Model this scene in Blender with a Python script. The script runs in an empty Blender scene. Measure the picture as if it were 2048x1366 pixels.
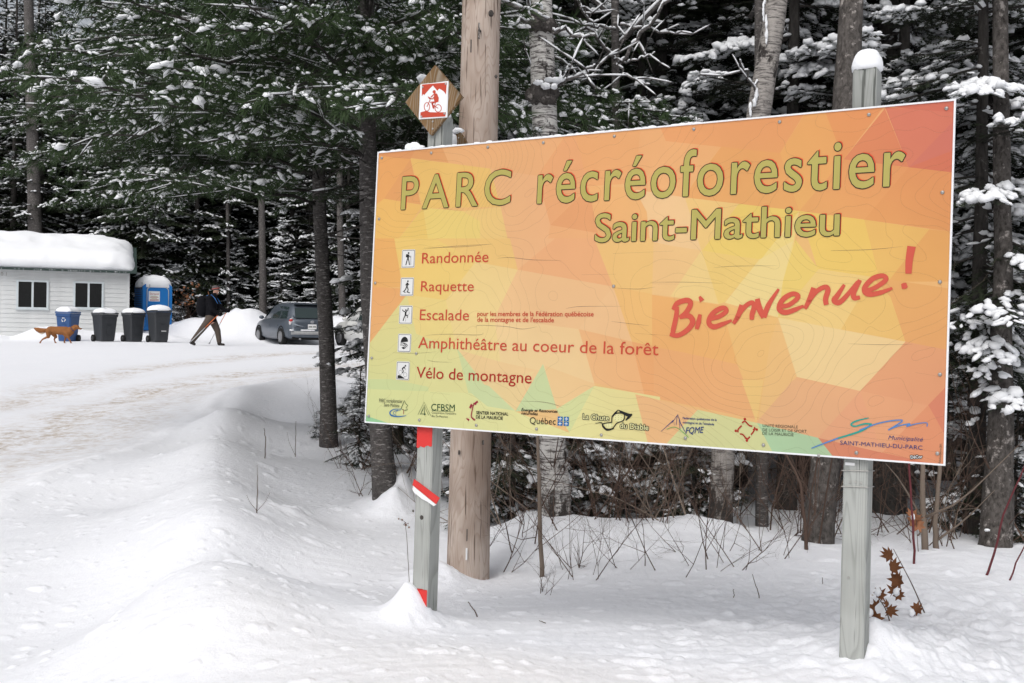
import bpy, math, random
import numpy as np
from mathutils import Vector, Matrix, geometry
random.seed(7)
RNG = np.random.default_rng(11)
SC = bpy.context.scene
COL = SC.collection

# ------------------------------------------------------------------ camera, light, exposure
F = 2142.3                       # focal length in photo pixels (photo is 2048 x 1366)
CAMZ = 1.6
def _cam_axes():
    p = math.atan(38.0 / F); th = math.atan(0.021)
    fwd = Vector((0, math.cos(p), -math.sin(p)))
    r0 = Vector((1, 0, 0)); u0 = r0.cross(fwd)
    r = r0 * math.cos(th) + u0 * math.sin(th)
    u = u0 * math.cos(th) - r0 * math.sin(th)
    return r, u, fwd
CR, CU, CF = _cam_axes()
CAM = Vector((0, 0, CAMZ))
cd = bpy.data.cameras.new('camera'); cam = bpy.data.objects.new('camera', cd); COL.objects.link(cam)
cd.sensor_width = 36.0; cd.lens = F / 2048 * 36.0; cd.clip_start = 0.05; cd.clip_end = 2000
m = Matrix((( CR.x, CU.x, -CF.x, CAM.x), (CR.y, CU.y, -CF.y, CAM.y), (CR.z, CU.z, -CF.z, CAM.z), (0, 0, 0, 1)))
cam.matrix_world = m
SC.camera = cam
SUN_EL, SUN_AZ = math.radians(52), math.radians(205)     # azimuth clockwise from +Y; behind the camera, a little left
w = bpy.data.worlds.new('World'); SC.world = w; w.use_nodes = True
nt = w.node_tree; nt.nodes.clear()
sky = nt.nodes.new('ShaderNodeTexSky'); sky.sky_type = 'NISHITA'; sky.sun_disc = False
sky.sun_elevation = SUN_EL; sky.sun_rotation = SUN_AZ; sky.dust_density = 4.0; sky.air_density = 1.0; sky.ozone_density = 1.0
hs = nt.nodes.new('ShaderNodeHueSaturation'); hs.inputs['Saturation'].default_value = 0.28
bg = nt.nodes.new('ShaderNodeBackground'); bg.inputs['Strength'].default_value = 0.10
wo = nt.nodes.new('ShaderNodeOutputWorld')
nt.links.new(sky.outputs[0], hs.inputs['Color']); nt.links.new(hs.outputs[0], bg.inputs[0]); nt.links.new(bg.outputs[0], wo.inputs[0])
sd = bpy.data.lights.new('sun', 'SUN'); sd.energy = 0.9; sd.angle = math.radians(50); sd.color = (1.0, 0.985, 0.96)
sun = bpy.data.objects.new('sun', sd); COL.objects.link(sun)
sun.rotation_euler = Vector((math.sin(SUN_AZ) * math.cos(SUN_EL), math.cos(SUN_AZ) * math.cos(SUN_EL), math.sin(SUN_EL))).to_track_quat('Z', 'Y').to_euler()
SC.view_settings.view_transform = 'Standard'; SC.view_settings.look = 'None'
SC.view_settings.exposure = 0.40; SC.view_settings.gamma = 1.0; SC.view_settings.use_curve_mapping = False
SC.cycles.max_bounces = 6; SC.cycles.diffuse_bounces = 4; SC.cycles.transparent_max_bounces = 12

def px(x, y, d):
    return CAM + (CF + CR * ((x - 1024) / F) + CU * ((683 - y) / F)) * d

# ------------------------------------------------------------------ materials
def lin(c):
    c = c / 255.0 if c > 1.0 else c
    return c / 12.92 if c <= 0.04045 else ((c + 0.055) / 1.055) ** 2.4
def srgb(r, g, b): return (lin(float(r)), lin(float(g)), lin(float(b)), 1.0)
def lerp3(a, b, t): return tuple(a[i] * (1 - t) + b[i] * t for i in range(3)) + (1.0,)
class NT:
    def __init__(self, name):
        self.m = bpy.data.materials.new(name); self.m.use_nodes = True
        self.t = self.m.node_tree; self.b = self.t.nodes['Principled BSDF']
    def n(self, typ, **kw):
        x = self.t.nodes.new(typ)
        for k, v in kw.items():
            if k.startswith('i_'): x.inputs[k[2:].replace('_', ' ')].default_value = v
            else: setattr(x, k, v)
        return x
    def l(self, a, b): self.t.links.new(a, b)
    def coords(self, scale=(1, 1, 1), kind='Object'):
        tc = self.n('ShaderNodeTexCoord'); mp = self.n('ShaderNodeMapping'); mp.inputs['Scale'].default_value = scale
        self.l(tc.outputs[kind], mp.inputs[0]); return mp.outputs[0]
    def noise(self, vec, scale, detail=4, rough=0.55, dist=0.0):
        x = self.n('ShaderNodeTexNoise'); x.inputs['Scale'].default_value = scale; x.inputs['Detail'].default_value = detail
        x.inputs['Roughness'].default_value = rough; x.inputs['Distortion'].default_value = dist
        self.l(vec, x.inputs['Vector']); return x.outputs['Fac']
    def ramp(self, fac, stops, interp='LINEAR'):
        x = self.n('ShaderNodeValToRGB'); x.color_ramp.interpolation = interp
        e = x.color_ramp.elements
        while len(e) < len(stops): e.new(0.5)
        for i, (p, c) in enumerate(stops): e[i].position = p; e[i].color = c if len(c) == 4 else (*c, 1)
        self.l(fac, x.inputs[0]); return x.outputs[0]
    def mix(self, fac, a, b, mode='MIX'):
        x = self.n('ShaderNodeMix', data_type='RGBA', blend_type=mode)
        for s, v in ((0, fac), (6, a), (7, b)):
            if hasattr(v, 'links'): self.l(v, x.inputs[s])
            else: x.inputs[s].default_value = v
        return x.outputs[2]
    def bump(self, h, strength, dist=0.01):
        x = self.n('ShaderNodeBump'); x.inputs['Strength'].default_value = strength; x.inputs['Distance'].default_value = dist
        self.l(h, x.inputs['Height']); self.l(x.outputs[0], self.b.inputs['Normal'])
    def col(self, c):
        if hasattr(c, 'links'): self.l(c, self.b.inputs['Base Color'])
        else: self.b.inputs['Base Color'].default_value = c
    def rough(self, v): self.b.inputs['Roughness'].default_value = v; return self
    def spec(self, v): self.b.inputs['Specular IOR Level'].default_value = v; return self
def plain(name, c, rough=0.6, metal=0.0, spec=0.4, var=0.12, vs=6.0):
    k = NT(name); k.rough(rough).spec(spec); k.b.inputs['Metallic'].default_value = metal
    if var > 0:
        f = k.noise(k.coords(), vs, 5)
        k.col(k.mix(f, tuple(x * (1 - var) for x in c[:3]) + (1,), tuple(min(1, x * (1 + var)) for x in c[:3]) + (1,)))
    else: k.col(c)
    return k.m

def mat_ground():
    k = NT('snow_ground'); k.rough(0.75).spec(0.2)
    a = k.n('ShaderNodeAttribute', attribute_name='dirt')
    v = k.coords()
    f = k.noise(v, 1.3, 3)
    c = k.mix(f, (0.84, 0.85, 0.89, 1), (0.88, 0.885, 0.915, 1))
    g = k.noise(v, 9.0, 6, 0.7); g2 = k.noise(v, 1.7, 3, 0.6)
    gr = k.ramp(g, [(0.40, (0, 0, 0)), (0.62, (1, 1, 1))])
    gr2 = k.ramp(g2, [(0.32, (0, 0, 0)), (0.55, (1, 1, 1))])
    mm = k.n('ShaderNodeMath', operation='MULTIPLY'); k.l(a.outputs['Fac'], mm.inputs[0]); k.l(gr, mm.inputs[1])
    m2 = k.n('ShaderNodeMath', operation='MULTIPLY'); k.l(mm.outputs[0], m2.inputs[0]); k.l(gr2, m2.inputs[1])
    k.col(k.mix(m2.outputs[0], c, (0.44, 0.35, 0.26, 1)))
    h1 = k.noise(v, 16, 8, 0.72); h2 = k.noise(v, 120, 4, 0.7)
    ad = k.n('ShaderNodeMath', operation='MULTIPLY_ADD'); k.l(h2, ad.inputs[0]); ad.inputs[1].default_value = 0.35; k.l(h1, ad.inputs[2])
    k.bump(ad.outputs[0], 0.5, 0.02)
    return k.m
def mat_snow():
    k = NT('snow'); k.rough(0.75).spec(0.15); k.col((0.86, 0.87, 0.89, 1))
    k.bump(k.noise(k.coords(), 40, 3), 0.4, 0.01); return k.m
def mat_bark(name, dark, light, speck=0.62, zs=0.25, hor=False):
    k = NT(name); k.rough(0.9).spec(0.15)
    v = k.coords((1, 1, zs)); f = k.noise(v, 38, 6, 0.7, 0.4)
    c = k.ramp(f, [(0.3, dark), (0.7, light)])
    h = k.noise(k.coords((1, 1, 5.0 if hor else 1)), 14, 5, 0.7)
    s = k.ramp(h, [(speck, (0, 0, 0)), (speck + 0.08, (1, 1, 1))])
    k.col(k.mix(s, c, tuple(min(1, x * 2.2 + 0.03) for x in light[:3]) + (1,)))
    k.bump(f, 0.9, 0.012); return k.m
def mat_birch(name='birch_bark', cut=0.485, white=(0.62, 0.60, 0.57, 1), zlow=1.3):
    k = NT(name); k.rough(0.8).spec(0.2)
    f = k.noise(k.coords((1, 1, 7.0)), 9, 6, 0.75, 0.6)
    c = k.ramp(f, [(cut - 0.10, (0.05, 0.045, 0.042, 1)), (cut - 0.03, (0.22, 0.20, 0.19, 1)), (cut + 0.03, white)])
    g = k.noise(k.coords((1, 1, 0.6)), 7, 5, 0.75)
    gg = k.ramp(g, [(0.56, (0, 0, 0)), (0.63, (1, 1, 1))])
    c2 = k.mix(gg, c, (0.035, 0.03, 0.028, 1))
    # darker side and base: dark rough plates grow towards the butt
    tc = k.n('ShaderNodeTexCoord'); sp = k.n('ShaderNodeSeparateXYZ'); k.l(tc.outputs['Object'], sp.inputs[0])
    mr = k.n('ShaderNodeMapRange'); mr.inputs[1].default_value = zlow; mr.inputs[2].default_value = -0.2; k.l(sp.outputs[2], mr.inputs[0])
    n3 = k.noise(k.coords((1, 1, 0.4)), 16, 5, 0.8)
    mu = k.n('ShaderNodeMath', operation='MULTIPLY'); k.l(mr.outputs[0], mu.inputs[0]); k.l(n3, mu.inputs[1])
    r3 = k.ramp(mu.outputs[0], [(0.26, (0, 0, 0)), (0.34, (1, 1, 1))])
    k.col(k.mix(r3, c2, (0.05, 0.044, 0.04, 1))); k.bump(f, 0.7, 0.01); return k.m
def mat_wood(name, a, b, streak=(0.25, 0.25, 0.2, 1), zs=0.06, sc=22, knots=True, wave=.55, crk=.68):
    k = NT(name); k.rough(0.8).spec(0.2)
    v = k.coords((1, 1, zs)); f = k.noise(v, sc, 5, 0.6, 1.2)
    gr = k.noise(k.coords((1, 1, zs * 1.6)), 5.5, 2, 0.5, 0.3)
    mu = k.n('ShaderNodeMath', operation='MULTIPLY'); k.l(gr, mu.inputs[0]); mu.inputs[1].default_value = 26.0
    fr = k.n('ShaderNodeMath', operation='FRACT'); k.l(mu.outputs[0], fr.inputs[0])
    big = k.noise(k.coords((1, 1, .5)), 3.2, 3, .6); c = k.mix(f, a, b); c = k.mix(k.ramp(big, [(.44, (0, 0, 0)), (.62, (.75, .75, .75))]), c, tuple(x * .68 for x in a[:3]) + (1,))
    c = k.mix(k.ramp(fr.outputs[0], [(0.0, (wave, wave, wave)), (0.30, (0, 0, 0)), (0.92, (0, 0, 0)), (1.0, (wave, wave, wave))]), c, streak)
    cr = k.noise(k.coords((1, 1, 0.03)), 60, 3, 0.6)
    c = k.mix(k.ramp(cr, [(crk, (0, 0, 0)), (crk + .04, (0.8, 0.8, 0.8))]), c, tuple(x * 0.4 for x in streak[:3]) + (1,))
    if knots:
        vo = k.n('ShaderNodeTexVoronoi'); vo.inputs['Scale'].default_value = 5.0; k.l(k.coords((1, 1, 0.8)), vo.inputs['Vector'])
        c = k.mix(k.ramp(vo.outputs['Distance'], [(0.06, (0.85, 0.85, 0.85)), (0.10, (0, 0, 0))]), c, (0.10, 0.07, 0.05, 1))
    k.col(c); k.bump(f, 0.5, 0.004); return k.m
def mat_foliage(name, a, b):
    k = NT(name); k.rough(0.65).spec(0.25)
    f = k.noise(k.coords(), 3.0, 4); k.col(k.mix(f, a, b))
    return k.m
def mat_attr(name, rough=0.45, mult=1.0):
    k = NT(name); k.rough(rough).spec(0.3)
    a = k.n('ShaderNodeAttribute', attribute_name='Col')
    g = k.noise(k.coords(), 1.6, 4); g2 = k.ramp(g, [(0.3, (0.93, 0.93, 0.93)), (0.7, (1.03, 1.03, 1.03))])
    k.col(k.mix(1.0, a.outputs['Color'], g2, 'MULTIPLY')); return k.m
def mat_overlay(name, c, alpha):
    k = NT(name); k.col(c); k.rough(0.5); k.b.inputs['Alpha'].default_value = alpha; return k.m

M = {}
M['ground'] = mat_ground(); M['snow'] = mat_snow()
M['bark'] = mat_bark('conifer_bark', (0.030, 0.027, 0.025, 1), (0.085, 0.078, 0.072, 1))
M['bark2'] = mat_bark('smooth_grey_bark', (0.045, 0.040, 0.038, 1), (0.13, 0.12, 0.115, 1), 0.56, 1.0, True)
M['bark3'] = mat_bark('plated_bark', (0.022, 0.019, 0.017, 1), (0.15, 0.135, 0.125, 1), 0.58, 0.55)
M['birch'] = mat_birch()
M['aspen'] = mat_birch('aspen_bark', 0.49, (0.36, 0.335, 0.31, 1), 1.4)
M['twig'] = plain('twig_bark', (0.095, 0.062, 0.048, 1), 0.85, 0, 0.2)
M['twigred'] = plain('red_twig_bark', (0.12, 0.025, 0.03, 1), 0.7, 0, 0.3)
M['twigpale'] = plain('pale_twig_bark', (0.19, 0.15, 0.12, 1), 0.85, 0, 0.2)
M['spruce'] = mat_foliage('spruce_needles', (0.013, 0.020, 0.011, 1), (0.034, 0.046, 0.021, 1))
M['pine'] = mat_foliage('pine_needles', (0.018, 0.038, 0.016, 1), (0.055, 0.088, 0.030, 1))
M['post'] = mat_wood('treated_wood', (0.31, 0.32, 0.30, 1), (0.47, 0.48, 0.46, 1), (0.16, 0.17, 0.15, 1), wave=.38, crk=.63)
M['pole'] = mat_wood('peeled_pole_wood', (0.36, 0.26, 0.20, 1), (0.58, 0.51, 0.455, 1), (0.20, 0.12, 0.08, 1), 0.12, 12, wave=.32, crk=.60)
M['brownwood'] = mat_wood('stained_board', (0.15, 0.085, 0.035, 1), (0.24, 0.15, 0.075, 1), (0.36, 0.33, 0.28, 1), 0.15, 14, False)
M['ply'] = plain('weathered_plywood', (0.10, 0.085, 0.07, 1), 0.9)
M['trim'] = plain('white_aluminium', (0.74, 0.75, 0.77, 1), 0.4, 0, 0.5, 0.04)
M['white'] = plain('white_enamel', (0.78, 0.78, 0.78, 1), 0.5, 0, 0.4, 0.04)
M['red'] = plain('red_paint', (0.62, 0.035, 0.03, 1), 0.55, 0, 0.4, 0.12, 14)
M['steel'] = plain('screw_steel', (0.38, 0.37, 0.35, 1), 0.45, 0.6, 0.5, 0.3, 60)
M['face'] = mat_attr('printed_sign_face')
M['line'] = mat_overlay('contour_print', (0.30, 0.15, 0.06, 1), 0.15)
M['crack'] = mat_overlay('surface_crack', (0.16, 0.11, 0.08, 1), 0.5)
def ink(name, r, g, b, rough=0.5): c = srgb(r, g, b); return plain('ink_' + name, (c[0] * .76, c[1] * .76, c[2] * .76, 1), rough, 0, 0.3, 0.05)
M['olive'] = ink('olive', 190, 178, 96); M['outl'] = ink('outline', 30, 25, 18); M['shad'] = ink('orange_shadow', 232, 88, 48)
M['ired'] = ink('red', 208, 78, 55); M['ired2'] = ink('dark_red', 178, 36, 26); M['welcome'] = ink('welcome_red', 216, 90, 70)
M['black'] = ink('black', 22, 22, 22); M['iwhite'] = ink('white', 236, 236, 234); M['grey'] = ink('grey', 80, 84, 66)
M['navy'] = ink('navy', 44, 62, 122); M['blue'] = ink('blue', 30, 110, 175); M['green'] = ink('green', 40, 80, 45)
M['crim'] = ink('crimson', 160, 40, 62); M['lgreen'] = ink('light_green', 90, 170, 90); M['teal'] = ink('teal', 40, 165, 150)
M['pblue'] = ink('pale_blue', 90, 140, 200); M['cream'] = ink('cream', 236, 232, 170)
M['siding'] = plain('white_siding', (0.64, 0.65, 0.645, 1), 0.7, 0, 0.3, 0.16, 2.2)
M['wintrim'] = plain('window_trim', (0.60, 0.65, 0.67, 1), 0.5)
M['glassdark'] = plain('dark_window_glass', (0.012, 0.013, 0.014, 1), 0.08, 0, 0.5, 0)
M['eave'] = plain('dark_green_metal', (0.03, 0.05, 0.045, 1), 0.6, 0, 0.4, 0.4, 20)
M['pblueplastic'] = plain('blue_plastic', (0.012, 0.17, 0.50, 1), 0.45, 0, 0.4, 0.08)
M['binblue'] = plain('bin_blue_plastic', (0.03, 0.085, 0.23, 1), 0.5, 0, 0.4, 0.1)
M['bingrey'] = plain('bin_charcoal_plastic', (0.035, 0.038, 0.043, 1), 0.5, 0, 0.4, 0.2, 9)
M['greyplastic'] = plain('grey_plastic', (0.45, 0.48, 0.5, 1), 0.5)
M['rubber'] = plain('tyre_rubber', (0.018, 0.018, 0.018, 1), 0.85, 0, 0.2)
M['rim'] = plain('wheel_rim', (0.22, 0.22, 0.23, 1), 0.4, 0.4, 0.5)
M['carblue'] = plain('slate_car_paint', (0.095, 0.112, 0.135, 1), 0.28, 0.3, 0.5, 0.2, 3)
M['carwhite'] = plain('white_car_paint', (0.62, 0.62, 0.60, 1), 0.35, 0, 0.5, 0.08)
M['salt'] = plain('road_salt_grime', (0.36, 0.36, 0.36, 1), 0.8, 0, 0.2, 0.3, 12)
M['carglass'] = plain('car_glass', (0.03, 0.045, 0.045, 1), 0.08, 0, 0.6, 0)
M['lampred'] = plain('tail_lamp_red', (0.45, 0.02, 0.02, 1), 0.2); M['lampclear'] = plain('tail_lamp_clear', (0.6, 0.55, 0.55, 1), 0.2)
M['jacket'] = plain('black_jacket', (0.008, 0.008, 0.010, 1), 0.9, 0, 0.1); M['trousers'] = plain('brown_trousers', (0.085, 0.065, 0.052, 1), 0.9)
M['skin'] = plain('skin', (0.50, 0.28, 0.21, 1), 0.6); M['hat'] = plain('grey_knit', (0.10, 0.085, 0.085, 1), 0.95)
M['hatband'] = plain('coral_stripe', (0.55, 0.12, 0.09, 1), 0.9); M['boot'] = plain('boot_leather', (0.03, 0.025, 0.022, 1), 0.8)
M['strap'] = plain('blue_strap', (0.06, 0.22, 0.60, 1), 0.7); M['orange'] = plain('orange_pole', (0.75, 0.16, 0.03, 1), 0.5)
M['alu'] = plain('pole_aluminium', (0.6, 0.6, 0.62, 1), 0.35, 0.3)
M['fur'] = plain('red_fur', (0.27, 0.115, 0.045, 1), 0.95, 0, 0.1, 0.4, 14); M['furpale'] = plain('cream_fur', (0.66, 0.56, 0.45, 1), 0.95, 0, 0.1)
M['leaf'] = plain('dead_leaf', (0.17, 0.070, 0.030, 1), 0.8, 0, 0.2, 0.45, 18)
M['leafpale'] = plain('beech_leaf', (0.30, 0.135, 0.07, 1), 0.85, 0, 0.2, 0.3)

# ------------------------------------------------------------------ mesh helpers
class Acc:
    """collects triangles / quads in numpy chunks -> one mesh"""
    def __init__(s): s.v = []; s.f = []; s.m = []; s.n = 0
    def add(s, v, f, mi=0):
        v = np.asarray(v, float).reshape(-1, 3); f = np.asarray(f, int)
        if len(f) == 0: return
        if f.shape[1] == 4: f = np.vstack([f[:, [0, 1, 2]], f[:, [0, 2, 3]]])
        s.v.append(v); s.f.append(f + s.n); s.m.append(np.full(len(f), mi)); s.n += len(v)
    def box(s, c, half, mi=0, ax=None):
        c = np.asarray(c, float); A = np.eye(3) if ax is None else np.asarray(ax, float)
        q = np.array([(x, y, z) for x in (-1, 1) for y in (-1, 1) for z in (-1, 1)], float) * np.asarray(half, float)
        s.add(c + q @ A, [(0, 1, 3, 2), (4, 6, 7, 5), (0, 4, 5, 1), (2, 3, 7, 6), (0, 2, 6, 4), (1, 5, 7, 3)], mi)
    def tube(s, pts, rad, sides=6, mi=0, caps=True, jit=0.0, sq=None):
        P = np.asarray(pts, float); n = len(P); R = np.broadcast_to(np.asarray(rad, float), (n,))
        T = np.gradient(P, axis=0); T /= np.linalg.norm(T, axis=1)[:, None] + 1e-12
        ref = np.array([0, 0, 1.0]) if abs(T[:, 2]).mean() < 0.8 else np.array([1.0, 0, 0])
        A = np.cross(T, ref); A /= np.linalg.norm(A, axis=1)[:, None] + 1e-12; B = np.cross(A, T)
        a = np.arange(sides) * 2 * math.pi / sides
        rr = R[:, None] * (1 + jit * (RNG.random((n, sides)) - 0.5)) if jit else R[:, None]
        V = P[:, None] + (A[:, None] * np.cos(a)[None, :, None] + B[:, None] * np.sin(a)[None, :, None] * (1 if sq is None else sq)) * (rr[..., None] if jit else R[:, None, None])
        i, j = np.meshgrid(np.arange(n - 1), np.arange(sides), indexing='ij'); j2 = (j + 1) % sides
        Fq = np.stack([i * sides + j, i * sides + j2, (i + 1) * sides + j2, (i + 1) * sides + j], -1).reshape(-1, 4)
        V = V.reshape(-1, 3)
        tri = np.vstack([Fq[:, [0, 1, 2]], Fq[:, [0, 2, 3]]])
        if caps:
            k = len(V); V = np.vstack([V, P[0], P[-1]]); jj = np.arange(sides); j3 = (jj + 1) % sides
            tri = np.vstack([tri, np.stack([np.full(sides, k), j3, jj], 1), np.stack([np.full(sides, k + 1), (n - 1) * sides + jj, (n - 1) * sides + j3], 1)])
        s.add(V, tri, mi)
    def ball(s, c, r, seg=12, ring=8, mi=0, jit=0.0, ax=None):
        c = np.asarray(c, float); r = np.broadcast_to(np.asarray(r, float), (3,))
        th = np.linspace(0, math.pi, ring + 1)[1:-1]; ph = np.arange(seg) * 2 * math.pi / seg
        V = np.array([(math.sin(t) * math.cos(p), math.sin(t) * math.sin(p), math.cos(t)) for t in th for p in ph] + [(0, 0, 1), (0, 0, -1)])
        if jit: V = V * (1 + jit * (RNG.random((len(V), 1)) - 0.5))
        V = V * r
        if ax is not None: V = V @ np.asarray(ax, float)
        f = []
        for i in range(ring - 2):
            for j in range(seg):
                j2 = (j + 1) % seg; a, b, c2, d = i * seg + j, i * seg + j2, (i + 1) * seg + j2, (i + 1) * seg + j
                f += [(a, d, c2), (a, c2, b)]
        k = (ring - 1) * seg
        for j in range(seg):
            j2 = (j + 1) % seg; f += [(k, j, j2), (k + 1, (ring - 2) * seg + j2, (ring - 2) * seg + j)]
        s.add(c + V, f, mi)
    def loft(s, rings, mi=0, caps=True):
        n = len(rings[0]); V = np.vstack([np.asarray(r, float) for r in rings]); f = []
        for i in range(len(rings) - 1):
            for j in range(n):
                j2 = (j + 1) % n; f.append((i * n + j, i * n + j2, (i + 1) * n + j2, (i + 1) * n + j))
        f = np.array(f); tri = np.vstack([f[:, [0, 1, 2]], f[:, [0, 2, 3]]])
        if caps:
            c0 = len(V); V = np.vstack([V, np.mean(rings[0], axis=0), np.mean(rings[-1], axis=0)]); b = (len(rings) - 1) * n
            ex = [(c0, (j + 1) % n, j) for j in range(n)] + [(c0 + 1, b + j, b + (j + 1) % n) for j in range(n)]
            tri = np.vstack([tri, ex])
        s.add(V, tri, mi)
    def poly(s, pts, mi=0):        # fan of a convex or near-convex outline
        n = len(pts); s.add(pts, [(0, i, i + 1) for i in range(1, n - 1)], mi)
    def prism(s, pts, off, mi=0):  # outline (tessellated) extruded by vector off
        P = [Vector(p) for p in pts]; n = len(P); tri = geometry.tessellate_polygon([P])
        V = [tuple(p) for p in P] + [tuple(p + Vector(off)) for p in P]
        f = [tuple(t) for t in tri] + [(t[2] + n, t[1] + n, t[0] + n) for t in tri]
        f += [(i, (i + 1) % n, (i + 1) % n + n) for i in range(n)] + [(i, (i + 1) % n + n, i + n) for i in range(n)]
        s.add(V, f, mi)
    def mesh(s, name, mats, smooth=True):
        me = bpy.data.meshes.new(name)
        V = np.vstack(s.v); Fc = np.vstack(s.f); mi = np.concatenate(s.m)
        me.vertices.add(len(V)); me.vertices.foreach_set('co', V.astype(np.float32).ravel())
        me.loops.add(Fc.size); me.loops.foreach_set('vertex_index', Fc.astype(np.int32).ravel())
        me.polygons.add(len(Fc)); me.polygons.foreach_set('loop_start', (np.arange(len(Fc)) * 3).astype(np.int32))
        me.polygons.foreach_set('material_index', mi.astype(np.int32))
        me.polygons.foreach_set('use_smooth', np.full(len(Fc), smooth))
        for k in mats: me.materials.append(M[k] if isinstance(k, str) else k)
        me.update(calc_edges=True); return me

def setp(o, label=None, cat=None, group=None, kind=None):
    if label: o['label'] = label
    if cat: o['category'] = cat
    if group: o['group'] = group
    if kind: o['kind'] = kind
    return o
def link(name, me, parent=None):
    o = bpy.data.objects.new(name, me); COL.objects.link(o)
    if parent is not None: o.parent = parent; o.matrix_parent_inverse = root_matrix(parent).inverted()
    return o
def root_matrix(o):
    mw = Matrix.LocRotScale(o.location, o.rotation_euler, o.scale)
    if o.parent: mw = root_matrix(o.parent) @ o.matrix_parent_inverse @ mw
    return mw
def thing(name, label, cat, loc=(0, 0, 0), group=None):
    o = bpy.data.objects.new(name, None); COL.objects.link(o); o.location = loc; o.empty_display_size = 0.2
    return setp(o, label, cat, group)
def part(name, acc, mats, parent, smooth=True, label=None, kind=None):
    o = link(name, acc.mesh(name, mats if isinstance(mats, (list, tuple)) else [mats], smooth), parent)
    return setp(o, label, None, None, kind)
def copy_tree(o, parent=None):
    c = o.copy(); COL.objects.link(c)
    if parent is not None: c.parent = parent
    for ch in list(o.children): copy_tree(ch, c)
    return c
def weighted(o, ang=0.6):
    return o

# ------------------------------------------------------------------ numpy noise
def _hash(ix, iy, s):
    h = (ix * 374761393 + iy * 668265263 + s * 974634777) & 0xffffffff
    h = ((h ^ (h >> 13)) * 1274126177) & 0xffffffff
    return ((h ^ (h >> 16)) & 0xffff) / 65535.0
def vnoise(x, y, s=0):
    ix = np.floor(x).astype(np.int64); iy = np.floor(y).astype(np.int64); fx = x - ix; fy = y - iy
    ux = fx * fx * fx * (fx * (fx * 6 - 15) + 10); uy = fy * fy * fy * (fy * (fy * 6 - 15) + 10)
    a = _hash(ix, iy, s); b = _hash(ix + 1, iy, s); c = _hash(ix, iy + 1, s); d = _hash(ix + 1, iy + 1, s)
    return (a * (1 - ux) + b * ux) * (1 - uy) + (c * (1 - ux) + d * ux) * uy
def fbm(x, y, o=4, s=0):
    r = 0; a = 0.5; t = 0
    for i in range(o): r = r + a * vnoise(x, y, s + i * 17); t += a; a *= 0.5; x = x * 2.03 + 5.1; y = y * 2.03 + 1.7
    return r / t

# ------------------------------------------------------------------ terrain
CT = [(1700,1320,3.75),(1400,1366,3.62),(2048,1366,3.65),(1024,1366,3.5),(700,1366,3.55),(400,1366,3.9),(200,1366,4.25),(0,1366,4.6),
 (400,1225,4.35),(640,1232,4.5),(845,1238,4.72),(1000,1240,4.9),(1200,1228,4.9),(1500,1240,4.6),(1400,1290,4.2),(2000,1285,4.3),(1900,1240,4.7),
 (560,1160,5.9),(700,1150,6.0),(1050,1190,5.7),(1200,1160,6.0),(700,1050,7.8),(600,1000,8.8),(935,1165,6.3),(770,1015,8.4),(660,890,12.6),(560,900,12.2),(540,840,15.3),
 (390,1150,5.05),(425,1050,6.4),(435,975,7.9),(430,900,9.9),(450,830,13.2),(480,786,16.5),(560,768,18.8),(650,764,19.5),(800,768,20),(1000,775,20.5),
 (200,1150,6.2),(250,1000,8.8),(330,870,13),(200,1250,5.35),(0,1180,6.1),(60,1080,7.3),(420,815,15.5),(500,770,19.5),(640,745,22.5),
 (0,1010,8.8),(0,900,12.2),(0,800,17.6),(250,800,17.6),(0,726,25.5),(300,726,25.5),(500,724,25.5),(800,722,26),(100,690,32),(430,691,32),(700,696,32),(1000,700,32),
 (200,683,37),(0,683,37),(600,690,38),(800,694,38),(1000,700,38),(260,672,43),(0,668,43),(600,690,43),(900,700,43),
 (1110,1085,7.0),(1300,1098,6.6),(1500,1118,6.2),(1700,1160,5.7),(1900,1190,5.35),(2048,1205,5.2),(1250,1120,6.4),
 (1100,1010,8.8),(1500,1040,8.4),(2000,1060,8.3),(1200,905,14),(1500,935,14),(2000,940,14),(1000,900,13),(860,930,11.5),(1500,860,22),(1100,840,22),(2048,880,22)]
_pts = np.array([tuple(px(*c)) for c in CT])
_ext = np.array([(0,1.5,.42),(2,1.5,.42),(-2.2,1.5,.2),(-4,2,.02),(0,-3,.1),(4,-3,.1),(-6,-3,0),(-12,5,0),(-12,15,.15),(-25,30,.7),(-30,10,.1),(-12,30,.65),
   (5,4.5,.38),(7,8,-.1),(12,20,-.3),(25,30,-.2),(-8,60,1.0),(-30,60,1.2),(15,60,0.1),(40,60,0),(0,120,1.5),(-60,100,1.5),(60,100,.5),(-60,0,0),(60,0,0),(0,-50,0),(-9,9,.0),(-15,44,.9),(-20,40,.9)], float)
_C = np.vstack([_pts, _ext])
_ph = lambda r: np.sqrt(r * r + 0.35 ** 2)
_D = np.linalg.norm(_C[:, None, :2] - _C[None, :, :2], axis=2)
_n = len(_C); _A = np.zeros((_n + 3, _n + 3)); _A[:_n, :_n] = _ph(_D) - np.eye(_n) * 0.02; _A[:_n, _n] = 1; _A[:_n, _n + 1:] = _C[:, :2]; _A[_n:, :_n] = _A[:_n, _n:].T
_W = np.linalg.solve(_A, np.concatenate([_C[:, 2], [0, 0, 0]]))
def base_h(x, y):
    sh = x.shape; x = x.ravel(); y = y.ravel(); out = np.empty(len(x))
    for i in range(0, len(x), 20000):
        xx = x[i:i + 20000]; yy = y[i:i + 20000]
        r = np.sqrt((xx[:, None] - _C[:, 0]) ** 2 + (yy[:, None] - _C[:, 1]) ** 2 + 0.35 ** 2)
        out[i:i + 20000] = r @ _W[:_n] + _W[_n] + _W[_n + 1] * xx + _W[_n + 2] * yy
    return out.reshape(sh)
def gp(pxx, d):           # ground XY under a photo column at a depth
    p = px(pxx, 683, d); return p.x, p.y
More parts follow.
